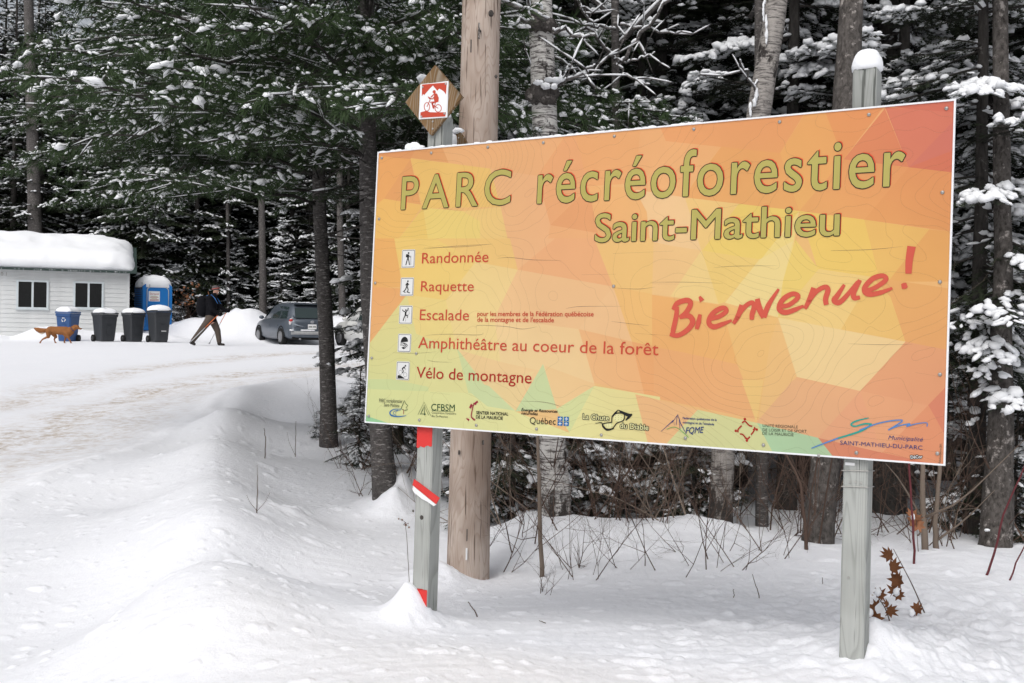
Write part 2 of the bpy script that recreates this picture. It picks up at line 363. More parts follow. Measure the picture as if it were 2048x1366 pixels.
def seg_dist(x, y, P):
    best = np.full(x.shape, 1e9)
    for (ax, ay), (bx, by) in zip(P[:-1], P[1:]):
        vx, vy = bx - ax, by - ay; t = np.clip(((x - ax) * vx + (y - ay) * vy) / (vx * vx + vy * vy), 0, 1)
        best = np.minimum(best, np.hypot(x - ax - t * vx, y - ay - t * vy))
    return best
TRK = [[gp(-300, 10.0), gp(0, 12.2), gp(200, 16), gp(330, 19.5), gp(480, 22), gp(700, 24.5), gp(950, 27)],
       [gp(-400, 12.5), gp(0, 16.5), gp(150, 20.5), gp(300, 24), gp(500, 27.5), gp(800, 30.5)],
       [gp(-300, 8.6), gp(0, 10.5), gp(200, 13.6), gp(380, 17.5), gp(520, 20.3), gp(700, 22.5)]]
EDGE = [gp(-400, 7.0), gp(0, 8.75), gp(200, 10.8), gp(330, 13), gp(430, 15.8), gp(500, 18.6), gp(600, 21.2), gp(800, 22.3)]
RIDGE = [gp(400, 4.4), gp(398, 5.05), gp(425, 6.4), gp(435, 7.9), gp(435, 9.9), gp(455, 13.2), gp(485, 16.5), gp(560, 18.8), gp(650, 19.5)]
MOUNDS = [(gp(828, 4.60), .055, .12), (gp(832, 4.66), .14, .07), (gp(885, 6.10), .12, .15), (gp(1758, 3.82), .07, .08), (gp(1780, 3.9), .17, .05), (gp(1830, 4.0), .25, .03), (gp(590, 7.4), .16, .08),
          (gp(792, 8.22), .085, .15), (gp(806, 8.45), .10, .20), (gp(815, 8.6), .25, .08), (gp(1075, 7.2), .2, .10), (gp(1140, 6.9), .35, .12), (gp(1400, 7.0), .3, .12), (gp(1960, 6.0), .35, .10), 
          (gp(1280, 6.4), .4, .08), (gp(1850, 5.2), .3, .07)]
def H(x, y):
    x = np.asarray(x, float); y = np.asarray(y, float); sc = x.ndim == 0
    if sc: x = x[None]; y = y[None]
    z = base_h(x, y)
    wx = .07 * (fbm(x * 7, y * 7, 3, 61) - .5) * 2; wy = .07 * (fbm(x * 7, y * 7, 3, 67) - .5) * 2
    for (mx, my), s, h in MOUNDS: z = z + h * np.exp(-(((x + wx * min(1, s * 5) - mx) ** 2 + (y + wy * min(1, s * 5) - my) ** 2) / (2 * s * s)) ** .8)
    # plough bank behind the walker and cars, low drift along the cabin
    d = y
    pxx = 1024 + F * x / np.maximum(y, 1)
    prof = np.interp(pxx, [150, 330, 360, 440, 470, 500, 560, 620, 700, 760, 900, 1100], [0, .55, .65, .9, 1.22, 1.3, 1.0, .85, 1.25, .9, .8, .3])
    z = z + np.where(y > 30, prof * (0.8 + 0.4 * fbm(x * 1.1, y * 1.1, 3, 5)) * np.exp(-((d - 43.2) / 1.5) ** 2), 0)
    prof2 = np.interp(pxx, [-300, -100, 20, 75, 130, 170, 210, 300, 350, 400], [.3, .35, .05, .45, .50, .35, .3, .25, .2, 0])
    z = z + np.where(y > 30, prof2 * np.exp(-((d - np.interp(pxx, [0, 258], [37.9, 39.7])) / 0.55) ** 2), 0)
    rd = seg_dist(x, y, RIDGE); z = z + (0.09 * np.exp(-(rd / .33) ** 2) - 0.03 * np.exp(-((rd - .75) / .5) ** 2)) * np.clip((y - 4) / 1.5, 0, 1)
    # road ruts and the ploughed lip
    r = np.hypot(x, y)
    road = np.zeros_like(x)
    for T in TRK: road = np.maximum(road, np.exp(-(seg_dist(x, y, T) / 0.45) ** 2))
    z = z - 0.025 * road + 0.020 * road * (fbm(x * 5, y * 5, 3, 3) - .5) * np.exp(-r / 60)
    ed = seg_dist(x, y, EDGE); z = z + 0.05 * np.exp(-(ed / 0.16) ** 2) * (fbm(x * 3, y * 3, 2, 8))
    # general undulation, clods, fallen lumps
    z = z + 0.03 * (fbm(x * 0.8, y * 0.9, 3, 1) - .5) * np.clip((r - 3) / 6, .25, 1) * (1 - road) * np.where((x < -3) & (r > 12), .35, 1)
    z = z + 0.010 * (fbm(x * 2.2, y * 3.0, 2, 2) - .5) + .010 * (fbm(x * 3, y * 14, 3, 12) - .5) * np.clip(1.2 - r / 12, 0, 1)
    clod = np.clip((x - 0.4) / 1.2, 0, 1) * np.exp(-((y - 4.3) / 1.3) ** 4) + .25 * np.exp(-((y - 4.0) / .8) ** 2)
    z = z + clod * (0.036 * (np.abs(fbm(x * 7, y * 7, 4, 9) - .5) * 2) + .014 * np.abs(fbm(x * 19, y * 19, 3, 77) - .5) * 2)
    fl = np.zeros_like(x)
    for cs, pr, r0, r1, hh, sd_ in ((.15, .32, .012, .034, .011, 201), (.09, .25, .006, .016, .006, 211), (.34, .22, .03, .07, .016, 221)):
        gx = x / cs + .35 * y / cs; gy = y / (cs * .8); ix = np.floor(gx).astype(np.int64); iy = np.floor(gy).astype(np.int64)
        u = _hash(ix, iy, sd_); rr = r0 + (r1 - r0) * _hash(ix, iy, sd_ + 1); ox = .3 + .4 * _hash(ix, iy, sd_ + 2); oy = .3 + .4 * _hash(ix, iy, sd_ + 3)
        dd = np.hypot((gx - ix - ox) * cs / 1.5, (gy - iy - oy) * cs * .8) / rr + .5 * (fbm(x * 40, y * 40, 2, 5) - .5)
        fl = fl + np.where((u < pr), hh * np.clip((1 - dd) * 2.2, 0, 1), 0)
    z = z + np.where(r < 15, fl * (.35 + .9 * fbm(x * .8, y * .8, 2, 90)), 0) * (1 - np.clip(road * 1.5, 0, 1)) * np.where((x > 1.0) & (y < 5), .5, 1)
    return float(z[0]) if sc else z
def ground():
    ra = np.concatenate([np.linspace(0.3, 2.2, 10)[:-1], np.geomspace(2.2, 12, 430)[:-1], np.geomspace(12, 60, 190)[:-1], np.geomspace(60, 400, 25)])
    half = math.radians(31)
    an = np.concatenate([np.linspace(-half, half, 620), np.linspace(half, 2 * math.pi - half, 70)[1:-1]])
    Rr, Aa = np.meshgrid(ra, an, indexing='ij'); X = Rr * np.sin(Aa); Y = Rr * np.cos(Aa); Z = H(X, Y)
    nr, na = X.shape
    V = np.stack([X, Y, Z], -1).reshape(-1, 3)
    i, j = np.meshgrid(np.arange(nr - 1), np.arange(na), indexing='ij'); j2 = (j + 1) % na
    Fq = np.stack([i * na + j, i * na + j2, (i + 1) * na + j2, (i + 1) * na + j], -1).reshape(-1, 4)[:, ::-1]
    k = len(V); V = np.vstack([V, (0, 0, H(0., 0.))])
    tri = np.stack([np.full(na, k), (np.arange(na) + 1) % na, np.arange(na)], 1)
    acc = Acc(); acc.add(V, np.vstack([Fq[:, [0, 1, 2]], Fq[:, [0, 2, 3]], tri]))
    me = acc.mesh('snowy_ground', ['ground'])
    x, y = V[:, 0], V[:, 1]
    dirt = np.zeros(len(V))
    for T, a in zip(TRK, (1.0, .8, .55)): dirt = np.maximum(dirt, a * np.exp(-(seg_dist(x, y, T) / 0.6) ** 2))
    at = me.attributes.new('dirt', 'FLOAT', 'POINT'); at.data.foreach_set('value', np.clip(dirt, 0, 1).astype(np.float32))
    o = link('snowy_ground', me); setp(o, 'snow covered road, ploughed bank and forest floor', None, None, 'structure')
ground()

# ------------------------------------------------------------------ sign frame (solved from a 4 x 8 ft sheet)
_w = np.array([0.046, 0.545, -0.033]); _t = np.linalg.norm(_w); _k = _w / _t
_K = np.array([[0, -_k[2], _k[1]], [_k[2], 0, -_k[0]], [-_k[1], _k[0], 0]])
_R = np.eye(3) + math.sin(_t) * _K + (1 - math.cos(_t)) * _K @ _K
def c2w(v): return CR * float(v[0]) + CU * float(v[1]) + CF * float(v[2])
SU, SV, SN = c2w(_R[:, 0]), c2w(_R[:, 1]), -c2w(_R[:, 2])
SO = CAM + c2w((-0.658, -0.363, 4.794))
SMX = Matrix(((SU.x, SV.x, SN.x, SO.x), (SU.y, SV.y, SN.y, SO.y), (SU.z, SV.z, SN.z, SO.z), (0, 0, 0, 1)))
SW, SH = 2.44, 1.22
def on_sign(x, y, n=0.0):
    d = CF + CR * ((x - 1024) / F) + CU * ((683 - y) / F)
    o = SO + SN * n; t = (o - CAM).dot(SN) / d.dot(SN)
    q = CAM + d * t - SO
    return q.dot(SU), q.dot(SV)

sign = thing('welcome_sign', 'large orange and yellow park welcome sign screwed to two weathered wooden posts', 'sign')
sign.matrix_world = SMX; sign.location = SO; sign.rotation_euler = SMX.to_euler()
bpy.context.view_layer.update()
def spart(name, acc, mats, parent=None, smooth=False, **kw):     # sign parts are in sign-local coordinates
    o = bpy.data.objects.new(name, acc.mesh(name, mats if isinstance(mats, list) else [mats], smooth)); COL.objects.link(o)
    o.parent = parent or sign; setp(o, kw.get('label'), None, None, kw.get('kind')); return o
a = Acc(); a.box((SW / 2, SH / 2, -0.010), (SW / 2 - .004, SH / 2 - .004, 0.008)); board = spart('plywood_board', a, 'ply')
a = Acc()
tw = 0.006
for c, h in (((SW / 2, SH - tw / 2, 0), (SW / 2, tw / 2, .004)), ((SW / 2, tw / 2, 0), (SW / 2, tw / 2, .004)), ((tw / 2, SH / 2, 0), (tw / 2, SH / 2 - tw, .004)), ((SW - tw / 2, SH / 2, 0), (tw / 2, SH / 2 - tw, .004))):
    a.box(c, h)
spart('edge_trim', a, 'trim')

# printed face: facets traced in the photo, cut into one flat mesh without overlaps
def zc(o, s, pts): return [(o[0] + x / s, o[1] + y / s) for x, y in pts]
A3, A4, A8, A5, A6, A7 = ((720,100),3.413), ((1300,160),3.15), ((1300,460),3.2), ((720,480),3.2), ((720,760),3.413), ((1280,760),3.2)
FAC = [
 (A3,[(110,720),(345,745),(165,1015),(105,1060)],(236,160,88)),(A3,[(100,700),(385,680),(345,745),(110,720)],(222,140,85)),(A3,[(345,745),(415,1055),(165,1015)],(228,150,88)),
 (A3,[(380,683),(565,663),(605,770),(345,737)],(226,150,92)),(A3,[(345,740),(890,810),(960,1070),(430,1080)],(238,190,100)),(A3,[(560,660),(1400,580),(1210,860),(890,810),(605,770)],(238,170,115)),
 (A3,[(105,1060),(165,1015),(430,1060),(240,1320),(90,1380)],(238,183,95)),(A3,[(430,1075),(700,1100),(820,1170),(820,1390),(480,1390)],(238,208,115)),(A3,[(240,1320),(430,1080),(480,1390),(240,1390)],(236,196,100)),
 (A3,[(700,1100),(960,1070),(1030,1390),(820,1390),(820,1170)],(240,198,120)),
 (A3,[(890,810),(1210,860),(1300,1195),(1270,1390),(1030,1390),(960,1070)],(240,175,125)),(A3,[(1210,860),(1400,585),(1480,580),(1560,930),(1300,1195)],(236,160,105)),(A3,[(1470,582),(2080,505),(2048,900),(1560,930)],(236,162,100)),
 (A3,[(1300,1195),(1560,935),(1625,1250)],(230,150,95)),(A3,[(1560,930),(1880,940),(1960,1100),(1990,1390),(1625,1250)],(238,172,105)),(A3,[(1300,1195),(1625,1250),(1990,1390),(1270,1390)],(238,168,112)),
 (A4,[(-60,305),(75,295),(100,385),(450,420),(300,600),(220,740),(-95,690)],(237,167,108)),(A4,[(60,285),(980,200),(820,460),(100,385)],(234,150,90)),(A4,[(450,420),(820,460),(940,825),(220,740),(280,640)],(234,155,85)),
 (A4,[(980,205),(1100,190),(1220,500),(940,825),(820,460)],(236,164,88)),(A4,[(1100,190),(1480,160),(1220,500)],(232,146,80)),(A4,[(1480,165),(1930,115),(1915,215)],(208,95,75)),
 (A4,[(1480,170),(1930,205),(1930,250),(1630,550)],(214,108,85)),(A4,[(1480,180),(1630,550),(1220,500)],(222,122,78)),(A4,[(1930,240),(1930,435),(1630,550)],(206,100,88)),(A4,[(1930,435),(1930,590),(1630,550)],(212,98,72)),
 (A4,[(1220,500),(1630,550),(1350,880),(940,825)],(232,152,86)),(A4,[(1630,550),(1930,585),(1930,960),(1350,880)],(228,146,80)),(A4,[(560,780),(940,825),(700,1130),(325,1080)],(238,202,96)),(A4,[(220,740),(560,780),(325,1080)],(240,195,120)),
 (A4,[(-95,690),(220,740),(325,1080),(0,1020),(-20,830)],(240,195,145)),(A4,[(940,825),(1350,880),(1450,1270),(1060,1200),(990,980)],(238,197,92)),(A4,[(1350,880),(1760,940),(1500,1270),(1450,1270)],(234,182,92)),(A4,[(1760,940),(1930,960),(1930,1270),(1500,1270)],(230,160,82)),
 (A4,[(940,825),(700,1130),(560,1290),(860,1290)],(240,212,130)),(A4,[(325,1080),(700,1130),(560,1290),(360,1290)],(238,197,110)),(A4,[(0,1020),(325,1080),(200,1280),(0,1280)],(240,180,112)),
 (A8,[(-20,78),(330,130),(130,425),(-20,410)],(240,190,130)),(A8,[(330,130),(440,475),(130,425)],(240,205,135)),(A8,[(330,130),(700,190),(480,460),(440,475)],(238,198,110)),(A8,[(700,190),(915,70),(850,330),(820,560),(480,465)],(240,213,145)),
 (A8,[(850,330),(930,60),(1080,250),(820,560)],(238,202,102)),(A8,[(1080,250),(1420,300),(1220,640),(820,562)],(240,202,125)),(A8,[(1420,300),(1540,430),(1635,715),(1220,640)],(236,188,102)),(A8,[(1420,300),(1920,375),(1920,770),(1635,715),(1540,430)],(230,160,90)),
 (A8,[(-20,408),(110,430),(460,480),(560,860),(200,780),(-20,740)],(238,166,92)),(A8,[(460,480),(820,562),(770,720),(695,1215),(560,860)],(238,180,106)),(A8,[(-20,740),(200,780),(560,860),(695,1215),(-20,1065)],(236,160,102)),
 (A8,[(820,562),(1635,715),(1345,1030),(940,940)],(240,208,150)),(A8,[(820,562),(940,940),(695,1210),(770,720)],(238,182,115)),(A8,[(940,940),(1345,1030),(1120,1290),(695,1215)],(232,165,116)),
 (A8,[(1635,715),(1920,770),(1920,980),(1780,1120),(1345,1030)],(228,152,108)),(A8,[(1345,1030),(1780,1120),(1560,1430),(1120,1290)],(230,156,112)),(A8,[(1780,1120),(1920,980),(1900,1440),(1560,1430)],(222,128,94)),
 (A5,[(60,-10),(220,-10),(270,300),(75,310)],(236,165,90)),(A5,[(220,-10),(480,-10),(740,140),(550,385),(300,350),(265,250)],(240,200,110)),(A5,[(480,-10),(960,-10),(1010,190),(740,140)],(240,192,112)),(A5,[(50,300),(270,310),(300,350),(40,700)],(236,156,95)),
 (A5,[(300,350),(40,690),(20,900),(200,890),(620,700),(360,600)],(222,213,143)),(A5,[(300,350),(550,385),(620,700),(360,600)],(238,208,128)),(A5,[(740,140),(1010,190),(860,500),(900,780),(620,700),(550,385)],(240,206,138)),
 (A5,[(960,-10),(1300,-10),(1300,240),(1010,190)],(240,176,126)),(A5,[(1250,-10),(1520,-10),(1620,298),(1010,190)],(238,166,115)),(A5,[(1010,190),(1620,298),(1400,570),(860,500)],(240,186,136)),(A5,[(860,500),(1400,570),(1500,915),(900,780)],(242,200,146)),
 (A5,[(1620,298),(1740,650),(1400,570)],(242,190,140)),(A5,[(1620,298),(1870,340),(1870,680),(1740,650)],(240,182,104)),(A5,[(1500,-10),(1880,-10),(1870,345),(1620,298)],(240,190,112)),(A5,[(1740,650),(1880,680),(1880,1010),(1820,990)],(236,156,96)),(A5,[(1400,570),(1740,650),(1820,990),(1500,915)],(240,172,116)),
 (A5,[(620,700),(900,780),(1500,915),(1440,1080),(900,1080)],(242,192,138)),(A5,[(20,880),(200,890),(620,700),(900,1080),(0,1080)],(226,214,146)),(A5,[(20,890),(200,890),(440,940),(430,1080),(0,1080)],(208,214,152)),(A5,[(620,690),(800,930),(930,1080),(720,1080)],(200,212,155)),
 (A6,[(30,60),(760,90),(870,180),(1060,210),(1060,380),(30,300)],(226,220,152)),(A6,[(860,100),(1060,215),(1430,360),(1600,40),(2048,115),(2060,460),(1040,372)],(228,220,150)),(A6,[(730,0),(880,40),(1060,210),(870,180),(760,90)],(198,213,160)),
 (A6,[(870,30),(1190,-60),(1060,210)],(240,200,142)),(A6,[(1250,-110),(1345,200),(1060,215)],(190,211,158)),(A6,[(1260,-100),(1610,30),(1345,195)],(240,190,135)),(A6,[(1600,40),(1430,360),(1340,200)],(205,215,152)),(A6,[(30,240),(210,300),(30,320)],(130,196,148)),
 (A7,[(-30,90),(370,190),(140,440),(60,440)],(238,178,124)),(A7,[(370,190),(750,275),(880,490),(140,440)],(205,214,152)),(A7,[(750,275),(1140,370),(1260,520),(870,500)],(146,206,166)),(A7,[(1140,370),(1550,465),(1990,550),(1990,600),(1260,520)],(212,110,82)),
 (A7,[(1140,370),(1410,70),(1550,465)],(232,156,116)),(A7,[(650,0),(790,0),(745,272)],(240,192,112)),(A7,[(980,0),(1410,70),(1140,370),(745,272)],(232,166,120)),(A7,[(1410,70),(1840,165),(1550,465)],(232,159,114)),(A7,[(1840,165),(1990,20),(1990,560),(1550,465)],(226,140,98)),(A7,[(1845,160),(1990,10),(1990,420)],(215,116,90)),
]
def build_face():
    x0, x1, y0, y1 = tw, SW - tw, tw, SH - tw
    def clip(poly):
        def cut(P, f):
            out = []
            for i in range(len(P)):
                a, b = P[i], P[(i + 1) % len(P)]; fa, fb = f(a), f(b)
                if fa >= 0: out.append(a)
                if fa * fb < 0: t = fa / (fa - fb); out.append((a[0] + (b[0] - a[0]) * t, a[1] + (b[1] - a[1]) * t))
            return out
        for f in (lambda p: p[0] - x0, lambda p: x1 - p[0], lambda p: p[1] - y0, lambda p: y1 - p[1]):
            poly = cut(poly, f)
            if not poly: return []
        return poly
    V, Fc, cols = [], [], []
    base = [(x0, y0), (x1, y0), (x1, y1), (x0, y1)]
    for poly, c in [(base, (238, 178, 112))] + [(clip([on_sign(*p) for p in zc(o[0], o[1], P)]), c) for o, P, c in FAC]:
        if len(poly) < 3: continue
        if sum(poly[i][0] * poly[(i + 1) % len(poly)][1] - poly[(i + 1) % len(poly)][0] * poly[i][1] for i in range(len(poly))) < 0: poly = poly[::-1]
        Fc.append(list(range(len(V), len(V) + len(poly)))); V += [Vector(p) for p in poly]; cols.append(c)
    v2, e2, f2, ov, oe, of = geometry.delaunay_2d_cdt(V, [], Fc, 1, 1e-5)
    me = bpy.data.meshes.new('printed_face'); me.from_pydata([(v.x, v.y, 0.0) for v in v2], [], f2)
    at = me.color_attributes.new('Col', 'FLOAT_COLOR', 'CORNER'); k = 0
    dat = np.zeros((sum(len(f) for f in f2), 4), np.float32); li = 0
    cen = np.array([np.mean([tuple(V[i])[:2] for i in F_], axis=0) for F_ in Fc[1:]]); cc = np.array([srgb(*c) for c in cols[1:]])
    for f, src in zip(f2, of):
        c = np.array(srgb(*cols[max(src)])) if src else np.array((0, 0, 0, 1.))
        for q in f:
            w_ = np.exp(-((cen - np.array(tuple(v2[q])[:2])) ** 2).sum(1) / (2 * .20 ** 2)) + 1e-9; sm = (cc * w_[:, None]).sum(0) / w_.sum()
            dat[li] = .70 * c + .30 * sm; li += 1
    dat[:, :3] = (dat[:, :3] * .95 + .022) * FACE_GAIN * np.array([.99, 1.045, 1.03])
    at.data.foreach_set('color', dat.ravel()); me.materials.append(M['face'])
    o = bpy.data.objects.new('printed_face', me); COL.objects.link(o); o.parent = sign; o.location = (0, 0, 0.0005)
    return o
FACE_GAIN = 0.80
face = build_face()

SK = [0]
def stroke(acc, pts, wid, z, smooth=True, mi=0, sub=5):
    P = [Vector((p[0], p[1])) for p in pts]; W = [wid] * len(P) if not isinstance(wid, (list, tuple)) else list(wid)
    if smooth and len(P) > 2:
        Q, V = [], []
        for i in range(len(P) - 1):
            a, b, c, d = P[max(i - 1, 0)], P[i], P[i + 1], P[min(i + 2, len(P) - 1)]
            for s in range(sub):
                t = s / sub; Q.append(0.5 * ((2 * b) + (c - a) * t + (2 * a - 5 * b + 4 * c - d) * t * t + (3 * b - a - 3 * c + d) * t ** 3)); V.append(W[i] * (1 - t) + W[i + 1] * t)
        Q.append(P[-1]); V.append(W[-1]); P, W = Q, V
    n = len(P); vs = []; SK[0] += 1
    for i in range(n):
        t = (P[min(i + 1, n - 1)] - P[max(i - 1, 0)]); t = t.normalized() if t.length > 1e-9 else Vector((1, 0)); q = Vector((-t.y, t.x)) * W[i] / 2
        zz = z + i * 4e-6 + (SK[0] % 40) * 1.2e-5; vs += [(P[i].x + q.x, P[i].y + q.y, zz), (P[i].x - q.x, P[i].y - q.y, zz)]
    acc.add(vs, [(2 * i, 2 * i + 1, 2 * i + 3, 2 * i + 2) for i in range(n - 1)], mi)
def sstroke(acc, zm, pts, wpx, z, smooth=True, mi=0):      # stroke given in zoomed-photo coordinates, width in photo px
    (o, s) = zm; q = [on_sign(o[0] + x / s, o[1] + y / s) for x, y in pts]
    x, y = o[0] + pts[0][0] / s, o[1] + pts[0][1] / s; a_, b_ = on_sign(x, y), on_sign(x, y + 10)
    m_ = math.hypot(a_[0] - b_[0], a_[1] - b_[1]) / 10
    W = [v * m_ for v in wpx] if isinstance(wpx, (list, tuple)) else wpx * m_
    stroke(acc, q, W, z, smooth, mi)
def disc(acc, c, r, z, mi=0, n=14, ry=None):
    ry = ry or r; acc.poly([(c[0] + r * math.cos(i * 2 * math.pi / n), c[1] + ry * math.sin(i * 2 * math.pi / n), z) for i in range(n)], mi)

# contour lines by marching squares
def contours():
    nx, ny = 420, 210; xs = np.linspace(tw, SW - tw, nx); ys = np.linspace(tw, SH - tw, ny); X, Y = np.meshgrid(xs, ys, indexing='ij')
    g = fbm(X * 2.0 + 3.3 + .2 * np.sin(Y * 9), Y * 2.6 + 1.2, 2, 40) * 6 + 2.4 * np.sin(X * 2.1 + Y * 1.3) + .5 * fbm(X * 9, Y * 9, 2, 3) 
    Vs, Fs = [], []; hw = 0.0009
    for L in np.arange(np.floor(g.min()), g.max(), 0.42):
        s = g > L; a_, b_, c_, d_ = s[:-1, :-1], s[1:, :-1], s[1:, 1:], s[:-1, 1:]
        idx = np.argwhere((a_ != b_) | (b_ != c_) | (c_ != d_))
        for i, j in idx:
            q = [(i, j), (i + 1, j), (i + 1, j + 1), (i, j + 1)]; e = []
            for k in range(4):
                p0, p1 = q[k], q[(k + 1) % 4]; v0, v1 = g[p0], g[p1]
                if (v0 > L) != (v1 > L):
                    t = (L - v0) / (v1 - v0); e.append((xs[p0[0]] + (xs[p1[0]] - xs[p0[0]]) * t, ys[p0[1]] + (ys[p1[1]] - ys[p0[1]]) * t))
            if len(e) < 2: continue
            (ax, ay), (bx, by) = e[0], e[1]; dx, dy = bx - ax, by - ay; l = math.hypot(dx, dy) + 1e-9; nx_, ny_ = -dy / l * hw, dx / l * hw
            k = len(Vs); Vs += [(ax + nx_, ay + ny_, 0), (ax - nx_, ay - ny_, 0), (bx - nx_, by - ny_, 0), (bx + nx_, by + ny_, 0)]; Fs.append((k, k + 1, k + 2, k + 3))
    acc = Acc(); acc.add(Vs, Fs); o = spart('contour_lines', acc, 'line', kind=None); o.location = (0, 0, 0.0009)
contours()
a = Acc()
CRK = [(A5,[(400,60),(600,42),(850,25)]),(A5,[(880,120),(960,112),(1110,128),(1290,133)]),(A5,[(1320,438),(1420,428),(1680,425)]),(A5,[(745,565),(765,548),(940,555),(1040,568),(1135,557)]),(A5,[(420,612),(560,602),(760,605),(790,590)]),
 (A5,[(210,722),(360,722),(490,718)]),(A5,[(430,765),(480,780),(590,785)]),(A5,[(1420,225),(1640,220)]),(A5,[(1630,305),(1780,316),(1890,300)]),(A5,[(1610,520),(1720,535),(1850,548)]),(A5,[(1760,600),(1900,610)]),(A5,[(100,275),(265,272)]),
 (A8,[(410,240),(560,232),(815,228)]),(A8,[(0,335),(230,335),(470,340)]),(A8,[(1160,132),(1400,128),(1620,105)]),(A8,[(1270,728),(1480,732),(1680,730)]),(A8,[(0,670),(120,672)]),(A6,[(1070,145),(1240,150),(1330,165),(1390,195)]),(A6,[(480,85),(615,102)]),
 (A3,[(440,1350),(700,1342),(895,1325)]),(A3,[(560,1080),(690,1100)]),(A3,[(230,975),(430,970)]),(A5,[(1870,280),(2048,283)]),(A5,[(1620,85),(2010,68)]),(A4,[(1140,1075),(1500,1060)]),(A8,[(1700,915),(1850,935)])]
for zm, P in CRK:
    Q = [(x, y + random.uniform(-3, 3)) for x, y in P]; sstroke(a, zm, Q, [0.3] + [1.0] * (len(P) - 2) + [0.2], 0.0012)
spart('surface_crack', a, 'crack', kind='stuff')
# a joint line near each edge of the sheet
# ---- lettering
def glyphs(text, offset=0.0, shear=0.0, space=1.0):
    cu = bpy.data.curves.new('t', 'FONT'); cu.body = text; cu.size = 1.0; cu.offset = offset; cu.shear = shear; cu.space_character = space; cu.resolution_u = 4
    ob = bpy.data.objects.new('t', cu); COL.objects.link(ob); dg = bpy.context.evaluated_depsgraph_get()
    me = bpy.data.meshes.new_from_object(ob.evaluated_get(dg)); V = np.array([v.co[:2] for v in me.vertices]); Fc = [tuple(p.vertices) for p in me.polygons]
    bpy.data.objects.remove(ob); bpy.data.curves.remove(cu); bpy.data.meshes.remove(me)
    tri = []
    for f in Fc: tri += [(f[0], f[i], f[i + 1]) for i in range(1, len(f) - 1)]
    return V, tri
_c, _ = glyphs('H'); CAP = _c[:, 1].max(); _c, _ = glyphs('x'); XH = _c[:, 1].max()
def text(acc, s, pL, pR, h, mode='cap', z=0.002, off=0.0, shear=0.0, space=1.0, mi=0, shift=(0, 0), ref=None, fn=on_sign, bold=0.0):
    V0, _ = glyphs(s, 0, shear, space); V, tri = glyphs(s, 0, shear, space)
    if off and not bold: bold = off * .03
    L, R = Vector(fn(*pL)), Vector(fn(*pR)); d = (R - L); ln = d.length; d.normalize(); up = Vector((-d.y, d.x))
    top = Vector(fn(pL[0], pL[1] - h)); hm = (top - L).length if ref is None else ref
    sx = ln / (V0[:, 0].max() - V0[:, 0].min()); sy = hm / (CAP if mode == 'cap' else XH); x0 = V0[:, 0].min()
    P = np.array([(L.x + d.x * (v[0] - x0) * sx + up.x * v[1] * sy + shift[0], L.y + d.y * (v[0] - x0) * sx + up.y * v[1] * sy + shift[1], z) for v in V])
    acc.add(P, tri, mi)
    if bold:
        for k in range(8):
            q = k * math.pi / 4; acc.add(P + np.array([math.cos(q) * bold, math.sin(q) * bold, -2e-5 * (k + 1)]), tri, mi)
for s, pL, pR, h, mode, sp, nm in (('PARC', (803, 419), (1020, 408), 64, 'cap', 1.25, 'title_word'), ('récréoforestier', (1075, 407), (1808, 371), 55, 'x', 1.12, 'title_word'), ('Saint-Mathieu', (1190, 484), (1678, 470.5), 55, 'cap', 1.0, 'subtitle')):
    a = Acc()
    text(a, s, pL, pR, h, mode, 0.0016, 0, 0, sp, 0, (0.0048, 0.0046), bold=.0022 if h > 54.5 and mode == 'cap' and s == 'PARC' else .002)
    text(a, s, pL, pR, h, mode, 0.0022, 0, 0, sp, 1, bold=.0046); text(a, s, pL, pR, h, mode, 0.0028, 0, 0, sp, 2, bold=.0014)
    spart(nm, a, ['shad', 'outl', 'olive'])
for s, pL, pR, h, mt in (('Randonnée', (844, 527), (977, 524), 21, 'ired'), ('Raquette', (842, 582.5), (947.5, 582.5), 20, 'ired'), ('Escalade', (839.7, 640), (938, 641), 21, 'ired'),
                         ('Amphithéâtre au coeur de la forêt', (836.5, 696), (1317, 710.6), 22, 'ired'), ('Vélo de montagne', (833, 755.6), (1063, 767), 22, 'ired2')):
    a = Acc(); text(a, s, pL, pR, h, 'cap', 0.002, 0.004); spart('activity_name', a, mt)
a = Acc(); text(a, 'pour les membres de la Fédération québécoise', (955, 632), (1187.5, 632.8), 9, 'cap', 0.002, 0.012); text(a, "de la montagne et de l'escalade", (955, 643.4), (1108, 644.7), 9, 'cap', 0.002, 0.012)
spart('small_print', a, 'ired')
